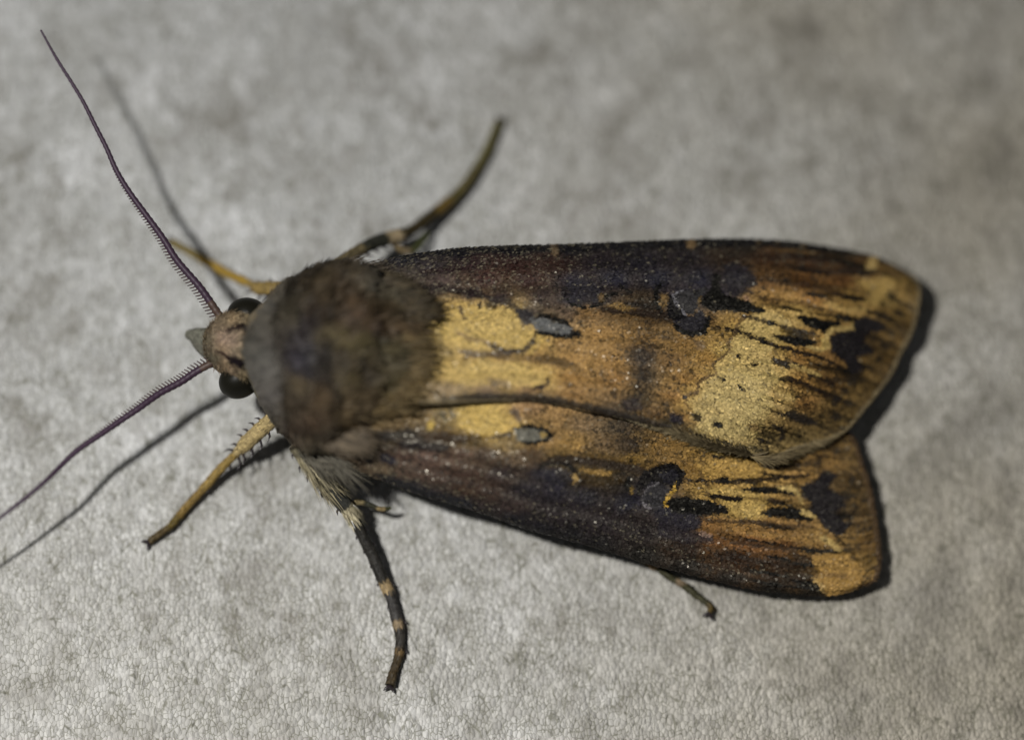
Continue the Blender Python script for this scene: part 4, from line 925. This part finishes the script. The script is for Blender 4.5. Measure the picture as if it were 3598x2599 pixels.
m_leg = pigment_mat('leg_scale', rough=0.6, spec=0.3, bump=0.6, bscale=75, grain=0.4)
def palp(pts, rad, rgb):
    w, q = path(pts, 14); v, f = tube(w, np.interp(np.linspace(0, 1, 14), np.linspace(0, 1, len(rad)), rad), 10)
    o = mesh_obj('palp', v, f, m_leg, None, col=np.tile(lin(rgb), (len(v), 1))); own(o)
palp([(760, 1190, .22), (715, 1185, .20), (680, 1178, .18), (661, 1174, .165)], [.034, .031, .026, .014], (96, 95, 84))
palp([(765, 1240, .22), (730, 1225, .20), (700, 1205, .18), (680, 1190, .165)], [.034, .030, .024, .014], (90, 88, 78))

# ------------------------------------------------------------------ legs
m_spine, nt, b = new_mat('spine_horn'); b.inputs['Base Color'].default_value = (0.02, 0.014, 0.016, 1); b.inputs['Roughness'].default_value = 0.35
def leg(pts, bands, spines=(), claws=True, hairy=(), spurs=()):
    """pts: (sx, sy, z, radius px); bands: (u0, u1, rgb) along the leg; spines: (u, side, length px, sweep)"""
    n = 120; w, q = path(pts, n)
    rad = q[:, 3] * PX; u = np.linspace(0, 1, n)
    # keep the foot on the slab
    w[:, 2] = np.maximum(w[:, 2], rad - 0.004)
    v, f = tube(w, rad, 12)
    col = np.tile(lin((60, 52, 38)), (n, 1))
    for a, b_, rgb in bands:
        k = (sstep(a - .006, a + .006, u) * (1 - sstep(b_ - .006, b_ + .006, u)))[:, None]; col = col * (1 - k) + lin(rgb) * k
    vc = np.repeat(col, 12, 0) * np.exp(rng.normal(0, .18, (len(v), 1)))
    o = mesh_obj('leg', v, f, m_leg, None, col=vc); own(o)
    tg = np.gradient(w, axis=0); tg /= np.linalg.norm(tg, axis=1, keepdims=True)
    def at(uu): return np.array([np.interp(uu, u, w[:, k]) for k in range(3)]), np.array([np.interp(uu, u, tg[:, k]) for k in range(3)]), float(np.interp(uu, u, rad))
    # coat of small flat scales
    r = np.random.default_rng(int(pts[0][0])); m = 900
    us = r.random(m) * .98; ph = r.random(m) * 2 * math.pi
    c = np.stack([np.interp(us, u, w[:, k]) for k in range(3)], 1); t = np.stack([np.interp(us, u, tg[:, k]) for k in range(3)], 1)
    a = np.cross(t, [0, 0, 1.0]); a /= np.linalg.norm(a, axis=1, keepdims=True); bb = np.cross(a, t)
    nr = a * np.cos(ph)[:, None] + bb * np.sin(ph)[:, None]; rr_ = np.interp(us, u, rad)[:, None]
    cc = np.stack([np.interp(us, u, col[:, k]) for k in range(3)], 1) * np.exp(r.normal(0, .2, (m, 1)))
    so = ribbons('leg_scales', c + nr * rr_ * .97, t + nr * .18, nr, .015 * (.6 + .7 * r.random(m)), .006, cc, m_hair, jit=.12, seed=5); so.parent = o
    for i, (uu, sd, ln, sw) in enumerate(spines):
        c, t, rd = at(uu); ns = np.cross(t, [0, 0, 1.0]) * sd; ns /= np.linalg.norm(ns)
        L_ = ln * PX; p0 = c + ns * rd * .7
        d0 = ns + t * sw * .5; d0 /= np.linalg.norm(d0); d1 = ns * .5 + t * (sw + .35); d1 /= np.linalg.norm(d1)
        p1 = p0 + d0 * L_ * .5; p2 = p1 + d1 * L_ * .5
        zz = np.maximum([p0[2], p1[2], p2[2]], .004); p0[2], p1[2], p2[2] = zz
        tv, tf = tube(np.array([p0, (p0 + p1) / 2 + ns * L_ * .03, p1, p2]), np.array([.0042, .0040, .0032, .0008]), 6)
        sp = mesh_obj('spine', tv, tf, m_spine, None); sp.parent = o
    for spt, sb in spurs:
        wv, qq = path(spt, 24); tv, tf = tube(wv, qq[:, 3] * PX, 8)
        uu = np.linspace(0, 1, 24); cl = np.tile(lin((62, 56, 40)), (24, 1))
        for a_, b_, rgb in sb:
            k = (sstep(a_ - .03, a_ + .03, uu) * (1 - sstep(b_ - .03, b_ + .03, uu)))[:, None]; cl = cl * (1 - k) + lin(rgb) * k
        sp = mesh_obj('spur', tv, tf, m_leg, None, col=np.repeat(cl, 8, 0)); sp.parent = o
    if claws:
        c, t, rd = at(1.0)
        for sd in (-1, 1):
            ns = np.cross(t, [0, 0, 1.0]) * sd; ns /= np.linalg.norm(ns)
            tv, tf = tube(np.array([c, c + t * .010 + ns * .010, c + t * .018 + ns * .016 - np.array([0, 0, .004])]), np.array([.006, .005, .0015]), 6)
            cl = mesh_obj('claw', tv, tf, m_spine, None); cl.parent = o
    for (pa, pb, nn, L_, rgb, dr) in hairy:
        r = np.random.default_rng(nn); k = pa + (pb - pa) * r.random(nn)
        c = np.stack([np.interp(k, u, w[:, j]) for j in range(3)], 1); t = np.stack([np.interp(k, u, tg[:, j]) for j in range(3)], 1)
        rr2 = np.interp(k, u, rad)[:, None]; a = np.cross(t, [0, 0, 1.0]); a /= np.linalg.norm(a, axis=1, keepdims=True)
        ph = r.uniform(0, math.pi, nn)[:, None]; nr = a * np.cos(ph) + np.array([0, 0, 1.0]) * np.sin(ph)
        h = ribbons('leg_hair', c + nr * rr2 * .9, t + nr * .15 + np.array(dr), nr, L_ * (.6 + .7 * r.random(nn)), .0055, lin(rgb) * np.exp(r.normal(0, .4, (nn, 1))), m_hair, jit=.08, seed=nn); h.parent = o
    return o

BEI = (154, 136, 94); TAN = (128, 107, 58); OLV = (104, 88, 48); DRK = (44, 42, 38); CRM = (180, 170, 140)
# left front leg
leg([(1010, 1420, .24, 26), (970, 1462, .22, 28), (935, 1492, .19, 27), (885, 1538, .15, 27), (856, 1566, .122, 25), (842, 1580, .108, 15), (832, 1590, .10, 13), (772, 1650, .055, 15), (725, 1704, .03, 15.5), (718, 1712, .028, 13), (655, 1781, .016, 14), (608, 1838, .012, 13), (600, 1846, .012, 11.5), (560, 1876, .010, 12), (523, 1903, .009, 11.5)],
    [(0, .36, BEI), (.36, .62, TAN), (.62, .80, (118, 97, 52)), (.80, .87, (94, 80, 40)), (.87, 1, (80, 68, 44))],
    spines=[(.12, 1, 30, .2), (.16, 1, 34, .3), (.20, 1, 36, .2), (.245, 1, 34, .2), (.285, 1, 34, .2), (.33, 1, 38, .8), (.10, -1, 40, .5), (.16, -1, 44, .7), (.22, -1, 50, .6), (.28, -1, 46, .6), (.33, -1, 52, .9), (.36, -1, 60, 1.0), (.36, 1, 50, 1.3), (.42, -1, 30, 1.2), (.60, -1, 18, .8)])
# left middle leg
leg([(1040, 1560, .28, 30), (1085, 1622, .25, 30), (1130, 1680, .21, 31), (1175, 1730, .17, 30), (1212, 1775, .14, 29), (1232, 1800, .12, 22), (1250, 1832, .10, 19), (1280, 1893, .075, 20), (1312, 1955, .055, 21), (1345, 2035, .035, 21), (1366, 2078, .026, 22), (1372, 2095, .024, 18), (1388, 2150, .018, 19), (1402, 2205, .015, 20), (1407, 2240, .014, 17), (1404, 2290, .013, 18), (1394, 2330, .012, 15), (1382, 2365, .012, 16), (1371, 2408, .011, 19)],
    [(0, .19, (96, 90, 72)), (.19, .29, (52, 52, 48)), (.29, .345, CRM), (.345, .60, (38, 36, 32)), (.60, .645, (146, 126, 92)), (.645, .755, (56, 54, 52)), (.755, .785, (124, 108, 84)), (.785, .86, (48, 45, 40)), (.86, .885, (92, 74, 46)), (.885, 1, (62, 52, 36))],
    spines=[(.02, 1, 26, .6), (.07, 1, 36, .5), (.115, 1, 34, .5), (.155, 1, 32, .5), (.19, 1, 32, .5), (.225, 1, 30, .5), (.28, 1, 30, .6), (.35, 1, 22, .6), (.41, 1, 18, .6), (.47, 1, 16, .7), (.53, 1, 16, .7), (.60, 1, 18, .8), (.40, -1, 16, .6), (.46, -1, 16, .6), (.52, -1, 14, .7), (.62, -1, 18, .8), (.76, -1, 24, .8), (.86, -1, 22, .9)],
    hairy=[(.02, .20, 260, .085, (128, 120, 96), (.03, .0, 0)), (.29, .34, 130, .045, (190, 180, 150), (0, 0, 0))],
    spurs=[([(1225, 1770, .12, 10), (1262, 1764, .11, 10), (1304, 1775, .10, 9), (1330, 1786, .095, 8), (1350, 1788, .09, 9), (1374, 1784, .085, 5)], [(0, .35, (120, 108, 78)), (.35, .66, (46, 46, 34)), (.66, .86, (128, 112, 78)), (.86, 1, (54, 56, 32))])])
# right front leg
leg([(1040, 1030, .22, 22), (990, 1016, .19, 24), (945, 1014, .16, 24), (907, 1012, .13, 22), (890, 1002, .11, 14), (808, 965, .06, 15), (747, 932, .03, 14), (680, 893, .018, 13), (635, 868, .013, 12), (600, 850, .011, 11)],
    [(0, .34, (128, 108, 62)), (.34, .75, (140, 114, 46)), (.75, 1, (112, 98, 52))],
    spines=[(.10, -1, 44, .2), (.15, -1, 46, .2), (.20, -1, 46, .2), (.25, -1, 46, .3), (.30, -1, 40, .3), (.20, 1, 30, .3), (.30, 1, 30, .5)])
# right middle leg
leg([(1150, 960, .28, 24), (1205, 918, .24, 22), (1260, 882, .20, 22), (1315, 854, .165, 24), (1370, 836, .135, 25), (1405, 826, .12, 24), (1430, 818, .105, 19), (1465, 796, .085, 19), (1516, 757, .06, 20), (1571, 714, .042, 20), (1600, 690, .034, 18), (1640, 645, .026, 17), (1672, 598, .02, 16), (1702, 545, .016, 15), (1728, 488, .014, 14), (1752, 428, .012, 14)],
    [(0, .18, (92, 82, 58)), (.18, .285, (42, 42, 34)), (.285, .345, (146, 130, 102)), (.345, .52, (52, 44, 24)), (.52, .60, (92, 74, 32)), (.60, .78, (80, 72, 38)), (.78, 1, (88, 82, 44))],
    spines=[(.06, 1, 40, .4), (.10, 1, 40, .4), (.14, 1, 40, .4), (.18, 1, 40, .4), (.22, 1, 36, .5), (.26, 1, 36, .5), (.35, 1, 28, .6), (.45, 1, 18, .8)],
    spurs=[([(1375, 845, .12, 11), (1395, 866, .105, 12), (1425, 882, .09, 12), (1450, 880, .075, 13), (1475, 856, .06, 11), (1505, 818, .05, 5)], [(0, .3, (120, 104, 74)), (.3, .45, (130, 114, 88)), (.45, 1, (62, 66, 26))])])
# left hind leg
leg([(1900, 1740, .16, 22), (2050, 1840, .13, 20), (2180, 1920, .09, 15), (2288, 1982, .05, 12), (2317, 1997, .04, 13), (2359, 2030, .028, 11), (2398, 2053, .02, 12), (2442, 2087, .014, 10.5), (2482, 2117, .010, 10), (2497, 2136, .010, 11), (2493, 2152, .010, 10)],
    [(0, .60, (60, 54, 38)), (.60, .65, (120, 98, 66)), (.65, .76, (56, 54, 36)), (.76, .80, (116, 100, 78)), (.80, .95, (58, 56, 36)), (.95, 1, (84, 70, 38))],
    spines=[(.70, -1, 14, .8), (.82, -1, 14, .8)])
# right hind leg, folded under the wings
leg([(1900, 1150, .14, 22), (2060, 1080, .11, 20), (2200, 1020, .07, 15), (2330, 980, .035, 12), (2450, 960, .014, 10), (2500, 955, .010, 10)],
    [(0, .60, (60, 54, 38)), (.60, .65, (120, 98, 66)), (.65, 1, (58, 56, 36))])
